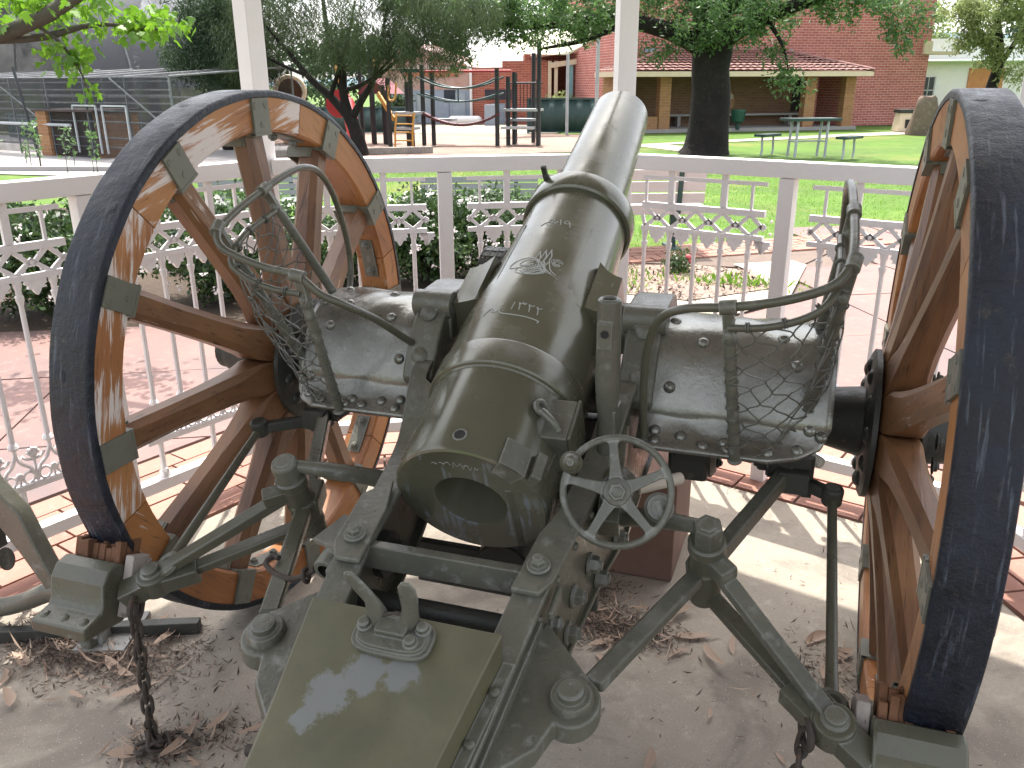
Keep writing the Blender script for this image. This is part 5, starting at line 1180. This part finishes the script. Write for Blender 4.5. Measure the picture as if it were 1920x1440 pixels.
# overhanging plane branch, upper left
pt_ = thing('plane_tree', 'plane tree whose pale limb and bright lobed leaves hang into the upper left corner', 'tree', (-3.45, .9, 0))
lb_ = MB(); lb_.tube([(-1.4, -.5, 0), (-1.35, -.45, .8), (-1.1, -.3, 1.3), (-.6, .1, 1.30), (0, .45, 1.53), (.5, .75, 1.78), (.9, 1.0, 2.3)], [.2, .16, .11, .055, .036, .034, .028], 12, smooth=4)
lb_.tube([(.1, .5, 1.58), (.3, .7, 1.60), (.5, .85, 1.66), (.75, 1.0, 1.64)], [.022, .018, .012, .006], 8, smooth=4); lb_.tube([(.3, .62, 1.68), (.38, .72, 1.58), (.44, .76, 1.45), (.46, .78, 1.34)], [.010, .008, .006, .003], 6, smooth=4)
obj('trunk', lb_, M_bark_g, pt_, 60)
def lobed(cx_, cy_, cz_, sc, rm):
    out = []; 
    for a, r in ((0, 0), (14, .35), (35, .62), (55, .44), (72, .95), (80, .74), (90, 1.12), (100, .74), (108, .95), (125, .44), (145, .62), (166, .35)):
        t = R(a); out.append(rm @ V3((r*math.cos(t)*sc, r*math.sin(t)*sc, .12*sc*r*math.cos(2*t)))+V3((cx_, cy_, cz_)))
    return out
pl = MB()
def plane_leaf(x, y, z, sc):
    rm = Euler((R(90+rng.uniform(-55, 60)), R(rng.uniform(-40, 40)), R(rng.uniform(0, 360)))).to_matrix() @ Matrix.Rotation(PI, 3, 'Z')
    v = lobed(x, y, z, sc, rm); pl.add(v, [tuple(range(12))])
for cen, rr, n in (((.25, .75, 1.76), (.5, .55, .15), 330), ((.66, .97, 1.67), (.34, .26, .10), 190), ((.42, .74, 1.52), (.20, .14, .13), 90), ((.47, .78, 1.36), (.07, .06, .06), 10), ((.0, .5, 1.72), (.22, .22, .10), 40), ((.3, .9, 1.95), (.8, .8, .15), 160)):
    for p in in_ell(cen, rr, n, .1): plane_leaf(*p, rng.uniform(.034, .066))
obj('crown', pl, L_plane, pt_, 0)
# far scrub and hill
tag(obj('distant_hill', MB().grid(lambda u, v: (-500+1000*u, 420+160*v, (4+24*math.exp(-((u-.56)/.16)**2)+5*math.sin(u*40)*.3)*math.sin(PI*min(1, v*1.0+.02)*.5)), 60, 6), M_hill, None, 60), 'haze-blue wooded hill far beyond the buildings', 'hill', kind='structure')
for i, (x, y, h, w, lab) in enumerate(((-20, 33, 3.6, 3.0, 'dark tree far left behind the netted dome'), (-26, 28, 3.8, 3.4, 'tall tree at the far left behind the cages'), (-15.5, 31, 3.0, 2.4, 'bushy tree behind the sheds left of the playground'), (-8.2, 36, 3.4, 1.6, 'leafy tree behind the old brick sheds'), (3.4, 44, 4.2, 2.6, 'green tree behind the white building'), (9.5, 46, 4.6, 3.2, 'tree far right behind the pale tree'))):
    tree('background_tree', lab, (x, y), [([(0, 0, 0), (0, 0, h*.5), (.2, 0, h)], [.25, .2, .08])], M_bark_d, [((0, 0, h*.72), (w, w*.8, h*.42), 60)], (L_pepper, L_willow)[i == 4], .26, 'trees beyond the buildings', .45, .2, .5, 60)

# ------------------------------------------------------------------ brick pavilion and the big brick building behind it
A_ = (-4.8, 23.4); RZ = math.atan2(.545, .838)
pv = thing('picnic_pavilion', 'low open brick pavilion with a terracotta tiled roof and tan brick pillars', 'pavilion', (A_[0], A_[1], 0), RZ)
PLN = 7.25; DP = 1.75
for x in (.95, 5.62, 6.95): obj('pillar', MB().box((x, .14, .76), (.34, .28, 1.52)), M_ybrick, pv, 0)
obj('low_wall', MB().box((.18, .10, .22), (1.15, .16, .44)), M_ybrick, pv, 0)
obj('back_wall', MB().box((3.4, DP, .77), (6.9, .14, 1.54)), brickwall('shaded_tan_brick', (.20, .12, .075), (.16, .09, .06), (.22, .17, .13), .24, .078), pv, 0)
obj('end_wall', MB().box((6.98, .95, .77), (.14, 1.5, 1.54)), M_rbrick, pv, 0); obj('end_wall', MB().box((-.32, .95, .77), (.14, 1.5, 1.54)), M_ybrick, pv, 0)
obj('slab', MB().box((3.4, .85, .04), (7.6, 2.0, .10)), M_greyc, pv, 0)
obj('bench', MB().box((3.9, DP-.28, .42), (5.0, .36, .06)).box((2.0, DP-.28, .2), (.1, .3, .4)).box((4.0, DP-.28, .2), (.1, .3, .4)).box((5.8, DP-.28, .2), (.1, .3, .4)), M_greyc, pv, 0)
obj('notice_panel', MB().box((6.3, DP-.09, .95), (.62, .03, .92)), M_dark, pv, 0)
obj('fascia', MB().box((3.35, -.42, 1.60), (8.05, .05, .14)).box((7.36, .6, 1.60), (.05, 2.0, .14)).box((-.66, .6, 1.60), (.05, 2.0, .14)), M_cream, pv, 0, bevel=.004)
obj('soffit', MB().box((3.35, .6, 1.535), (8.0, 2.0, .012)), M_ply, pv, 0)
rf = MB()
def roof_face(p00, p10, p01, p11, ncol, nrow, name='roof'):
    """tile courses: every row steps down over the next, every column is a shallow roll"""
    P0, P1, P2, P3 = map(V3, (p00, p10, p01, p11)); nrm = (P1-P0).cross(P2-P0).normalized(); nrm = nrm if nrm.z > 0 else -nrm
    for r in range(nrow):
        v0, v1 = r/nrow, (r+1)/nrow+.02
        def f(u, v):
            vv = v0+(v1-v0)*v; a = P0+(P2-P0)*min(1, vv); b = P1+(P3-P1)*min(1, vv); p = a+(b-a)*u
            return p+nrm*(.045*(1-v)+.022*abs(math.sin(u*ncol*PI)))
        rf.grid(f, ncol*3, 1)
e0, e1_, yb, zr, ze = -.68, 7.38, 1.62, 2.26, 1.67
roof_face((e0, -.45, ze), (e1_, -.45, ze), (1.4, yb, zr), (5.5, yb, zr), 34, 8)
roof_face((e1_, -.45, ze), (e1_, 1.7, ze), (5.5, yb, zr), (5.5, yb+.05, zr), 8, 8); roof_face((e0, 1.7, ze), (e0, -.45, ze), (1.4, yb+.05, zr), (1.4, yb, zr), 8, 8)
RO = obj('roof', rf, M_tile, pv, 30)
hp = MB()
for a, b in (((e1_, -.45, ze+.03), (5.5, yb, zr+.04)), ((e0, -.45, ze+.03), (1.4, yb, zr+.04)), ((1.4, yb, zr+.05), (5.5, yb, zr+.05))): hp.tube([a, b], .06, 8)
obj('ridge_tiles', hp, M_tile, RO, 60)
obj('flashing', MB().box((3.4, DP-.02, 2.30), (5.0, .05, .10)), M_blue, pv, 0)
mural = MB(); mural.box((3.55, DP-.085, .98), (.95, .02, .62))
obj('mural_panel', MB().prism([(3.12, .60), (3.2, 1.0), (3.45, 1.15), (3.7, 1.08), (3.85, 1.12), (4.0, .85), (3.95, .6)], 0, .02, lambda a, b, t: (a, DP-.08-t, b)), paint('mural_tan', (.35, .2, .1), (.3, .16, .09), .8), pv, 0)
for cc, x, z, r in (((.10, .22, .42), 3.42, .82, .12), ((.6, .55, .48), 3.66, .96, .10), ((.45, .05, .05), 3.72, .76, .09), ((.6, .36, .1), 3.25, .98, .10), ((.55, .5, .42), 3.86, .95, .08)):
    obj('mural_patch', MB().lathe((x, DP-.10, z), (0, -1, 0), [(0, r), (.006, r), (.007, 0)], 12, False), paint('mural_colour', cc, tuple(q*.8 for q in cc), .8), pv, 0)
bb_ = thing('brick_building', 'tall windowless red brick building rising behind the tiled pavilion', 'building', (A_[0], A_[1], 0), RZ)
obj('wall', MB().box((5.53, 4.4, 2.7), (10.95, 5.0, 5.4)), M_rbrick, bb_, 0)
obj('parapet', MB().box((5.53, 4.4, 5.45), (11.1, 5.1, .12)), M_rbrick, bb_, 0)
obj('awning_bracket', MB().box((10.88, 1.86, 2.42), (.30, .08, .40)).box((11.5, 2.1, 2.26), (1.3, .5, .10)), M_cream, bb_, 0)
obj('wall_vent', MB().box((5.6, 1.895, 2.55), (.16, .02, .12)), M_dark, bb_, 0)
# rubbish bin, rock, small barbecue
bn = thing('litter_bin', 'green ribbed litter bin on a post in front of the pavilion mural', 'bin', (-2.02, 25.05, 0))
obj('post', MB().cyl((0, 0, .05), (0, 0, .3), .07, 10), M_dgreen, bn)
bq = MB().lathe((0, 0, .24), (0, 0, 1), [(0, .12), (.04, .17), (.32, .20), (.36, .205), (.38, .19), (.38, .15)], 20)
for i in range(16): a = 2*PI*i/16; bq.bar((.172*math.cos(a), .172*math.sin(a), .28), (.203*math.cos(a), .203*math.sin(a), .56), .02, .014)
obj('basket', bq, paint('bin_green', (.012, .07, .05), (.015, .08, .055), .4), bn, 30)
rk = MB(); prw = [(-.05, .36, .22), (.05, .36, .22), (.35, .33, .2), (.70, .29, .18), (.92, .24, .15), (.99, .18, .10)]; P_ = []; fs_ = []; n = 14
for z, a, b in prw:
    for k in range(n):
        t = 2*PI*k/n; q = 1+.10*math.sin(3*t+z*4)+.05*math.sin(7*t+z*9); P_.append((a*q*math.copysign(abs(math.cos(t))**.6, math.cos(t))+.06*z, b*q*math.copysign(abs(math.sin(t))**.6, math.sin(t)), z+.03*math.sin(5*t)))
for i in range(len(prw)-1):
    for k in range(n): fs_.append((i*n+k, i*n+(k+1) % n, (i+1)*n+(k+1) % n, (i+1)*n+k))
rk.add(P_, fs_+[tuple((len(prw)-1)*n+k for k in range(n))])
tag(obj('memorial_rock', rk, M_rock, None, 50, (2.92, 24.7, 0), R(10)), 'upright brown boulder standing on the grass right of the brick wall', 'rock')
bq_ = thing('barbecue', 'small cream barbecue pedestal with a dark top beside the boulder', 'barbecue', (2.55, 26.2, 0), R(20))
obj('pedestal', MB().box((0, 0, .26), (.46, .46, .52), None, .8), M_cream, bq_, 0, bevel=.02); obj('hotplate', MB().box((0, 0, .57), (.44, .44, .10)), M_iron, bq_, 0, bevel=.01); obj('firebox', MB().box((.05, -.215, .22), (.16, .04, .24)), M_dark, bq_, 0)
# white building far right
wb_ = thing('white_building', 'white rendered building with a barred window at the far right behind the pale tree', 'building', (3.1, 36, 0), R(16))
obj('wall', MB().box((3.5, 1.5, 1.45), (8.5, 3, 2.9)), paint('white_render', (.78, .78, .76), (.74, .74, .73), .8), wb_, 0)
obj('roof', MB().box((3.5, 1.3, 2.35), (8.9, 3.6, .05), (R(8), 0, 0)).box((3.5, -.3, 2.1), (8.9, .06, .12)), paint('pale_green_roof', (.6, .68, .6), (.56, .64, .56), .6), wb_, 0)
wn = obj('window', MB().box((.62, -.02, 1.05), (.95, .06, .95)), M_glass, wb_, 0)
obj('window_bars', MB().box((.62, -.06, 1.05), (.98, .03, .04)).box((.36, -.06, 1.05), (.03, .03, .95)).box((.62, -.06, 1.05), (.03, .03, .95)).box((.88, -.06, 1.05), (.03, .03, .95)).box((.13, -.06, 1.05), (.05, .04, 1.0)).box((1.11, -.06, 1.05), (.05, .04, 1.0)), M_grey, wn, 0)
obj('wall_lamp', MB().box((.5, -.15, 1.5), (.16, .16, .3)), M_white, wb_, 0)
obj('doorway', MB().box((3.0, -.02, 1.2), (1.3, .06, 1.3)), paint('orange_sign', (.5, .22, .08), (.44, .18, .07), .6), wb_, 0)
# ------------------------------------------------------------------ playground
pg = thing('playground_tower', 'black posted climbing frame with a sagging bridge and teal ropes on the bark', 'play equipment', (-7.5, 17.2, 0))
def O(x, y, z): return (x+7.5, y-17.2, z)
for x, y, z in ((-9.02, 16.4, 1.5), (-8.72, 16.75, 1.42), (-8.52, 16.55, 1.62), (-8.44, 17.0, 1.78), (-8.28, 17.2, 1.74), (-6.72, 17.35, 1.70), (-6.56, 17.65, 1.52), (-6.5, 17.9, 1.62), (-5.80, 17.6, 1.46), (-5.92, 18.0, 2.3), (-6.25, 18.6, 2.05), (-6.65, 18.4, 1.6)):
    obj('post', MB().cyl(O(x, y, 0), O(x, y, z), .052, 12), M_post, pg)
nb_ = 9
for i in range(nb_):
    u0, u1 = i/nb_, (i+.9)/nb_; f = lambda u: V3(O(-8.42+1.72*u, 16.8+.55*u, .46+.27*(2*u-1)**2))
    for sy in (0, .34): pass
    a, b = f(u0), f(u1); obj('bridge_board', MB().bar(a+V3((0, .17, 0)), b+V3((0, .17, 0)), .42, .055), M_mar, pg, 0)
for z0, z1, m_ in ((1.52, 1.27, M_teal), (1.16, .98, M_teal)):
    for dy in (0, .34): obj('rope_rail', MB().tube([O(-8.45+1.78*u, 16.75+.58*u+dy, z1+(z0-z1)*(2*u-1)**2) for u in np.linspace(0, 1, 9)], .020, 8, smooth=2), m_, pg)
obj('rope_post', MB().cyl(O(-7.56, 17.05, .98), O(-7.56, 17.05, 1.28), .018, 8), M_teal, pg)
obj('overhead_bar', MB().cyl(O(-8.5, 17.0, 1.64), O(-6.5, 17.7, 1.64), .030, 8), M_red, pg)
for x0, x1, y, z, w in ((-8.95, -8.35, 16.65, .74, .5), (-8.9, -8.4, 16.55, .40, .35), (-8.5, -7.9, 17.6, .56, .3), (-6.66, -5.80, 17.75, .79, .5), (-6.70, -6.0, 18.0, .56, .4), (-6.62, -5.86, 17.5, .40, .4)):
    obj('platform', MB().box(O((x0+x1)/2, y, z), (x1-x0, w, .055)), M_grey, pg, 0)
for i in range(9): obj('guard_bar', MB().cyl(O(-6.6+.085*i, 17.9, .82), O(-6.6+.085*i, 17.9, 1.36), .010, 6), M_post, pg)
obj('guard_rail', MB().cyl(O(-6.66, 17.9, 1.38), O(-5.8, 17.9, 1.38), .02, 8), M_post, pg)
for sx in (-8.72, -8.28):
    obj('ladder_rail', MB().tube([O(sx, 16.05, 0), O(sx, 16.08, .4), O(sx, 16.2, .76)], .024, 8), M_yel, pg)
for i in range(4): obj('ladder_rung', MB().cyl(O(-8.72, 16.1, .16+.18*i), O(-8.28, 16.1, .16+.18*i), .016, 8), M_yel, pg)
obj('hoop', MB().tube([O(-8.9, 16.2, 1.35), O(-8.88, 16.15, 1.08), O(-8.8, 16.1, 1.02), O(-8.72, 16.15, 1.08), O(-8.70, 16.2, 1.4)], .022, 8, smooth=3), M_yel, pg)
obj('slide_pole', MB().bar(O(-9.55, 16.9, 1.16), O(-9.0, 16.6, .60), .05, .11), M_yel, pg, 0)
obj('teal_cap', MB().box(O(-8.72, 16.95, 1.66), (.42, .12, .08)), M_teal, pg, 0)
pg2 = thing('slide_unit', 'red and black play unit with a maroon roof beyond the dark weeping tree', 'play equipment', (-10.3, 17.6, 0))
def O2(x, y, z): return (x+10.3, y-17.6, z)
for x, y, z in ((-9.75, 17.0, 1.9), (-9.55, 17.15, 1.35), (-9.40, 17.0, 1.2), (-9.95, 17.3, 2.1), (-10.35, 17.5, 1.7), (-10.6, 17.3, 1.3)): obj('post', MB().cyl(O2(x, y, 0), O2(x, y, z), .05, 10), M_post, pg2)
obj('red_panel', MB().lathe(O2(-10.75, 17.15, .92), (.2, -1, .05), [(0, .33), (.05, .33), (.06, .30)], 24), M_red, pg2, 30)
obj('slide', MB().tube([O2(-10.5, 17.1, .95), O2(-10.2, 16.7, .6), O2(-9.9, 16.3, .25), O2(-9.7, 16.1, .18)], .17, 12, smooth=3), M_red, pg2, 60)
obj('roof', MB().prism([(-.45, 0), (.45, 0), (0, .35)], -.4, .4, lambda a, b, t: (a+.45, t, b+1.15)), paint('maroon_roof', (.22, .05, .06), (.2, .045, .055), .6), pg2, 0)
obj('climbing_pole', MB().tube([O2(-9.6, 16.9, 1.9), O2(-9.55, 16.85, 1.7), O2(-9.5, 16.9, 1.66)], .03, 8).bar(O2(-10.7, 17.0, 1.8), O2(-10.5, 16.9, 1.2), .06, .05), M_yel, pg2)
tn = MB(); n = 20
for rr0, rr1, y0, y1 in ((.36, .36, 0, .9),):
    tn.lathe((0, 0, 0), (0, 1, 0), [(0, .30), (0, .37), (.03, .38), (.9, .38), (.9, .33), (.03, .30)], 28, False)
tb_ = thing('tunnel', 'cream rimmed red play tunnel standing above the rim of the left wheel', 'play equipment', (-11.75, 16.6, 1.22), R(36))
obj('tube', tn, paint('faded_red_plastic', (.48, .16, .17), (.42, .12, .14), .5), tb_, 40); obj('rim', MB().torus((0, -.01, 0), (0, 1, 0), .335, .05, 32, 8), M_cream, tb_, 60); obj('back', MB().cyl((0, .8, 0), (0, .82, 0), .31, 24), M_cream, tb_)
obj('stand', MB().box((0, .45, -.80), (.5, .6, .84)), M_cream, tb_, 0)
# border log, green sheet fence
tag(obj('border_log', MB().bar((-10.2, 12.9, .06), (-7.3, 15.0, .06), .16, .14), M_old, None, 0, bevel=.02), 'weathered timber edging along the near side of the bark', 'edging')
def sheet_fence(label, a, b, h):
    a, b = V3((*a, 0)), V3((*b, 0)); L = (b-a).length; t = thing('sheet_fence', label, 'fence', a, math.atan2(b.y-a.y, b.x-a.x), 'dark green corrugated fences behind the playground')
    n = int(L/.10); f = lambda u, v: (u*L, .018*math.copysign(min(1, abs(math.sin(u*n*PI*.5))*1.8), math.sin(u*n*PI*.5)), .04+(h-.06)*v)
    obj('sheeting', MB().grid(f, n*4, 1), M_colb, t, 30, solid=.004)
    obj('top_rail', MB().box((L/2, 0, h), (L, .05, .05)), M_colb, t, 0); obj('bottom_rail', MB().box((L/2, 0, .04), (L, .05, .05)), M_colb, t, 0)
    k = max(1, int(L/1.6))
    for i in range(k+1): obj('post', MB().box((L*i/k, .02, h/2), (.06, .06, h)), M_colb, t, 0)
sheet_fence('dark green corrugated fence right of the climbing frame', (-7.75, 22.6), (-4.95, 22.9), .95)
sheet_fence('dark green corrugated fence left of the climbing frame behind the yellow bar', (-14.5, 20.6), (-11.15, 21.5), .72)
sheet_fence('dark green corrugated fence far left behind the brick hutch', (-21.5, 17.0), (-15.9, 14.2), .62)
# sheds and old walls beyond
sh = thing('iron_shed', 'blue grey iron shed with a rusty gable roof behind the climbing frame', 'shed', (-14.9, 27.2, 0), R(7))
obj('wall', MB().box((1.65, 1.5, .58), (3.3, 3, 1.16)), M_blue, sh, 0)
obj('upper_wall', MB().box((1.65, 1.52, 1.55), (3.3, 3, .80)), corr_mat('rust_streaked_wall', (.42, .26, .22), (.46, .33, .28), (.33, .15, .11)), sh, 0)
obj('roof', MB().prism([(-1.9, 1.92), (1.75, 1.92), (-.5, 2.75)], -.15, 3.2, lambda a, b, t: (1.65+a, t, b)), M_rusty, sh, 0)
obj('gutter', MB().box((1.65, -.05, 1.92), (3.4, .1, .10)), M_white, sh, 0); obj('window', MB().box((2.55, -.02, .95), (.42, .05, .42)), M_glass, sh, 0)
obj('window_band', MB().box((1.9, -.02, 1.72), (2.0, .05, .20)), paint('band_orange', (.40, .17, .09), (.34, .14, .08), .7), sh, 0)
for i in range(5): obj('wall_sheet', MB().box((.35+.62*i, -.025, .55), (.60, .02, 1.05+.08*(i % 2))), corr_mat('sheet_tone', (.26+.03*(i % 3), .30+.03*(i % 3), .36+.03*(i % 2)), (.24, .28, .34), (.32, .35, .39)), sh, 0)
ob = thing('old_brick_shed', 'stepped old red brick wall with a shuttered opening right of the iron shed', 'building', (-11.55, 27.6, 0), R(10))
obj('wall', MB().box((1.35, .8, .95), (2.7, 1.6, 1.9)).box((1.9, .8, 2.0), (1.6, 1.6, .22)), M_rbrick2, ob, 0)
obj('window', MB().box((.95, -.02, 1.0), (.95, .05, .34)), M_glass, ob, 0); obj('door', MB().box((.95, -.03, .35), (.5, .05, .70)), M_blue, ob, 0)
obj('downpipe', MB().cyl((-.02, -.08, 0), (-.02, -.08, 1.9), .05, 8), M_white, ob)
obj('gas_cylinder', MB().cyl((-.6, -.6, .14), (.3, -.5, .14), .16, 16).ball((-.6, -.6, .14), .16, 12).ball((.3, -.5, .14), .16, 12), M_white, ob, 60)
sb = obj('low_cabinet', MB().box((0, 0, .34), (.42, .4, .68)), M_blue, None, 0, (-10.55, 26.9, 0), R(10)); tag(sb, 'pale blue upright cabinet in front of the old brick wall', 'cabinet')
# veranda house
vh = thing('veranda_house', 'brick house with a cream veranda beam and teal posts left of the centre column', 'house', (-9.0, 28.0, 0), R(20))
obj('wall', MB().box((1.6, 3.2, 1.2), (4.5, 3.0, 2.4)), M_rbrick2, vh, 0)
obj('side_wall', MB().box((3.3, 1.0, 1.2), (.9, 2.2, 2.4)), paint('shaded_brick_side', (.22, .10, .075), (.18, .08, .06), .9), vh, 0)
obj('beam', MB().bar((.2, -.1, 1.95), (3.9, .1, 2.45), .10, .17), M_cream, vh, 0)
for x, m_, w in ((.2, M_cream, .12), (.42, M_cream, .12), (.95, paint('teal_post', (.18, .35, .38), (.16, .32, .35), .6), .12), (3.25, M_grey, .10)): obj('post', MB().box((x, 0, 1.1), (w, .1, 2.0)), m_, vh, 0)
obj('roof', MB().box((2.1, 1.3, 2.75), (5.2, 3.2, .08), (R(9), R(-6), 0)), M_rusty, vh, 0)
obj('window', MB().box((2.35, .55, 1.42), (.24, .05, .9)), M_glass, vh, 0); obj('window_frame', MB().box((2.2, .53, 1.42), (.06, .06, 1.0)).box((2.5, .53, 1.42), (.06, .06, 1.0)).box((2.35, .53, 1.92), (.36, .06, .06)), M_cream, vh, 0)
obj('downpipe', MB().box((1.95, .4, 1.75), (.20, .12, .26)).cyl((1.95, .4, .8), (1.95, .4, 1.7), .05, 8), M_white, vh, 0)
obj('stair_rail', MB().tube([(1.5, -.3, .7), (1.8, -.3, 1.15), (2.1, -.3, 1.2)], .025, 6).cyl((1.8, -.3, .6), (1.8, -.3, 1.15), .02, 6).cyl((2.1, -.3, .6), (2.1, -.3, 1.2), .02, 6), M_post, vh)
shrub('grey green shrub in front of the brick house beyond the fence', (-8.05, 27.3), (.45, .4, .62), 700, 0, None, 4, 'garden_shrub', L_willow, .12)
# shade sail
sail = thing('shade_sail', 'pale stretched shade sail on grey poles above the playground', 'shade sail', (-6.45, 22.2, 0))
obj('pole', MB().cyl((0, 0, 0), (0, 0, 2.12), .045, 12), M_grey, sail); obj('pole', MB().cyl((1.0, -.6, 0), (1.0, -.6, 2.5), .05, 12), M_grey, sail); obj('pole', MB().cyl((1.35, .4, 0), (1.35, .4, 2.4), .05, 12), M_grey, sail)
def sailf(u, v):
    a = V3((-1.25, .6, 2.72)); b = V3((.95, .9, 2.80)); c = V3((-1.7, -1.6, 2.15)); d = V3((0, 0, 2.10))
    p = a*(1-u)*(1-v)+b*u*(1-v)+c*(1-u)*v+d*u*v; return p+V3((0, 0, -.22*math.sin(PI*u)*math.sin(PI*v)-.06*math.sin(PI*v)*(1-u)))
obj('cloth', MB().grid(sailf, 12, 12), M_fab, sail, 60, solid=.008)
# ------------------------------------------------------------------ aviary, hutch and netted dome
av = thing('aviary', 'long netted aviary of thin grey pipes at the far left', 'aviary', (-15.2, 12.2, 0), R(-12))
fr = []
X0, X1, Y1, H1 = -4.5, 4.6, 3.0, 1.52
for x in np.arange(X0, X1+.1, 1.3):
    for y, h in ((0, H1), (Y1, H1+.2)): obj('pipe_post', MB().cyl((x, y, 0), (x, y, h), .022, 6), M_pipe, av)
    obj('pipe_rafter', MB().cyl((x, 0, H1), (x, Y1, H1+.2), .02, 6), M_pipe, av)
for z in (.22, .42, .72, .9, 1.06, 1.18, 1.30, 1.42, 1.52): obj('pipe_rail', MB().cyl((X0, 0, z+rng.uniform(-.02, .02)), (X1, 0, z+rng.uniform(-.03, .03)), .016, 6), M_pipe, av)
for a, b in ((-3.8, -2.4), (-1.2, .3), (2.9, 4.2)): obj('pipe_brace', MB().cyl((a, -.03, 1.5), (b, -.03, .75), .016, 6), M_pipe, av)
for z in (.5, 1.1, 1.7): obj('pipe_rail', MB().cyl((X0, Y1, z), (X1, Y1, z), .02, 6), M_pipe, av)
obj('netting', MB().box((0, -.015, .78), (X1-X0, .006, 1.48)), M_net, av, 0); obj('netting', MB().box((0, Y1, .85), (X1-X0, .006, 1.7)), M_net, av, 0)
obj('netting', MB().add([(X0, 0, H1), (X1, 0, H1), (X1, Y1, H1+.2), (X0, Y1, H1+.2)], [(0, 1, 2, 3)]), M_net, av, 0)
for x in (1.6, 2.55): obj('gate_frame', MB().bar((x, -.05, .1), (x, -.05, 1.0), .03, .03).bar((x+.75, -.05, .1), (x+.75, -.05, 1.0), .03, .03).bar((x, -.05, 1.0), (x+.75, -.05, 1.0), .03, .03), M_grey, av, 0)
obj('cross_rail', MB().cyl((-1.1, -.06, .62), (1.45, -.06, .62), .03, 8), M_grey, av)
obj('leaning_pole', MB().cyl((.62, -.35, 0), (.28, -.35, 1.72), .03, 8), M_post, av)
hu = thing('brick_hutch', 'small open brick hutch with a dark inside in the aviary', 'hutch', (-14.1, 12.05, 0), R(-10))
obj('wall', MB().box((-.62, .35, .44), (.34, 1.0, .88)).box((1.0, .4, .42), (.14, .9, .84)).box((.2, .85, .42), (1.7, .1, .84)), M_ybrick, hu, 0)
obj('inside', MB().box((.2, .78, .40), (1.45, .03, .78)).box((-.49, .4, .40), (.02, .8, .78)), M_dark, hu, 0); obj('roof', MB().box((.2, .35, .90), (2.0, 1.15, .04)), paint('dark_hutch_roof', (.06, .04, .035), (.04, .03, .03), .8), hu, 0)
dm = thing('netted_dome', 'big domed bird enclosure under grey netting at the upper left', 'aviary', (-19.9, 19.5, 0), R(-20))
def domef(u, v): a = PI*u; return (3.8*math.cos(a), 5*(v-.5), 4.8*math.sin(a)**.8)
obj('netting', MB().grid(domef, 24, 6), M_net2, dm, 60)
obj('end_netting', MB().prism([(3.75*math.cos(PI*u), 4.75*math.sin(PI*u)**.8) for u in np.linspace(0, 1, 20)], -2.5, -2.49, lambda a, b, t: (a, t, b)), M_net, dm, 0)
for v in (0, .25, .5, .75, 1): obj('hoop_pipe', MB().tube([V3(domef(u, v)) for u in np.linspace(0, 1, 20)], .03, 6), M_pipe, dm, 60)
for i in range(9):
    x, y = -10.6-.42*i+rng.uniform(-.1, .1), 9.3+.12*i+rng.uniform(-.3, .3); h = rng.uniform(.35, .75); t = thing('sapling', 'thin leafy sapling in front of the aviary', 'sapling', (x, y, 0), 0, 'thin saplings in front of the aviary')
    obj('stem', MB().tube([(0, 0, 0), (.02, 0, h*.5), (.04, .02, h)], [.008, .006, .003], 5), M_bark_g, t, 60); leaves('foliage', clumps(np.column_stack([np.full(5, .02), np.full(5, 0), np.linspace(.4, 1, 5)*h]), .08, 5), .09, L_kurra, t, .4)
tag(obj('bed_kerb', MB().bar((-12.8, 9.2, .03), (-9.4, 10.2, .03), .10, .08), M_greyc, None, 0), 'low grey kerb in front of the aviary saplings', 'kerb')
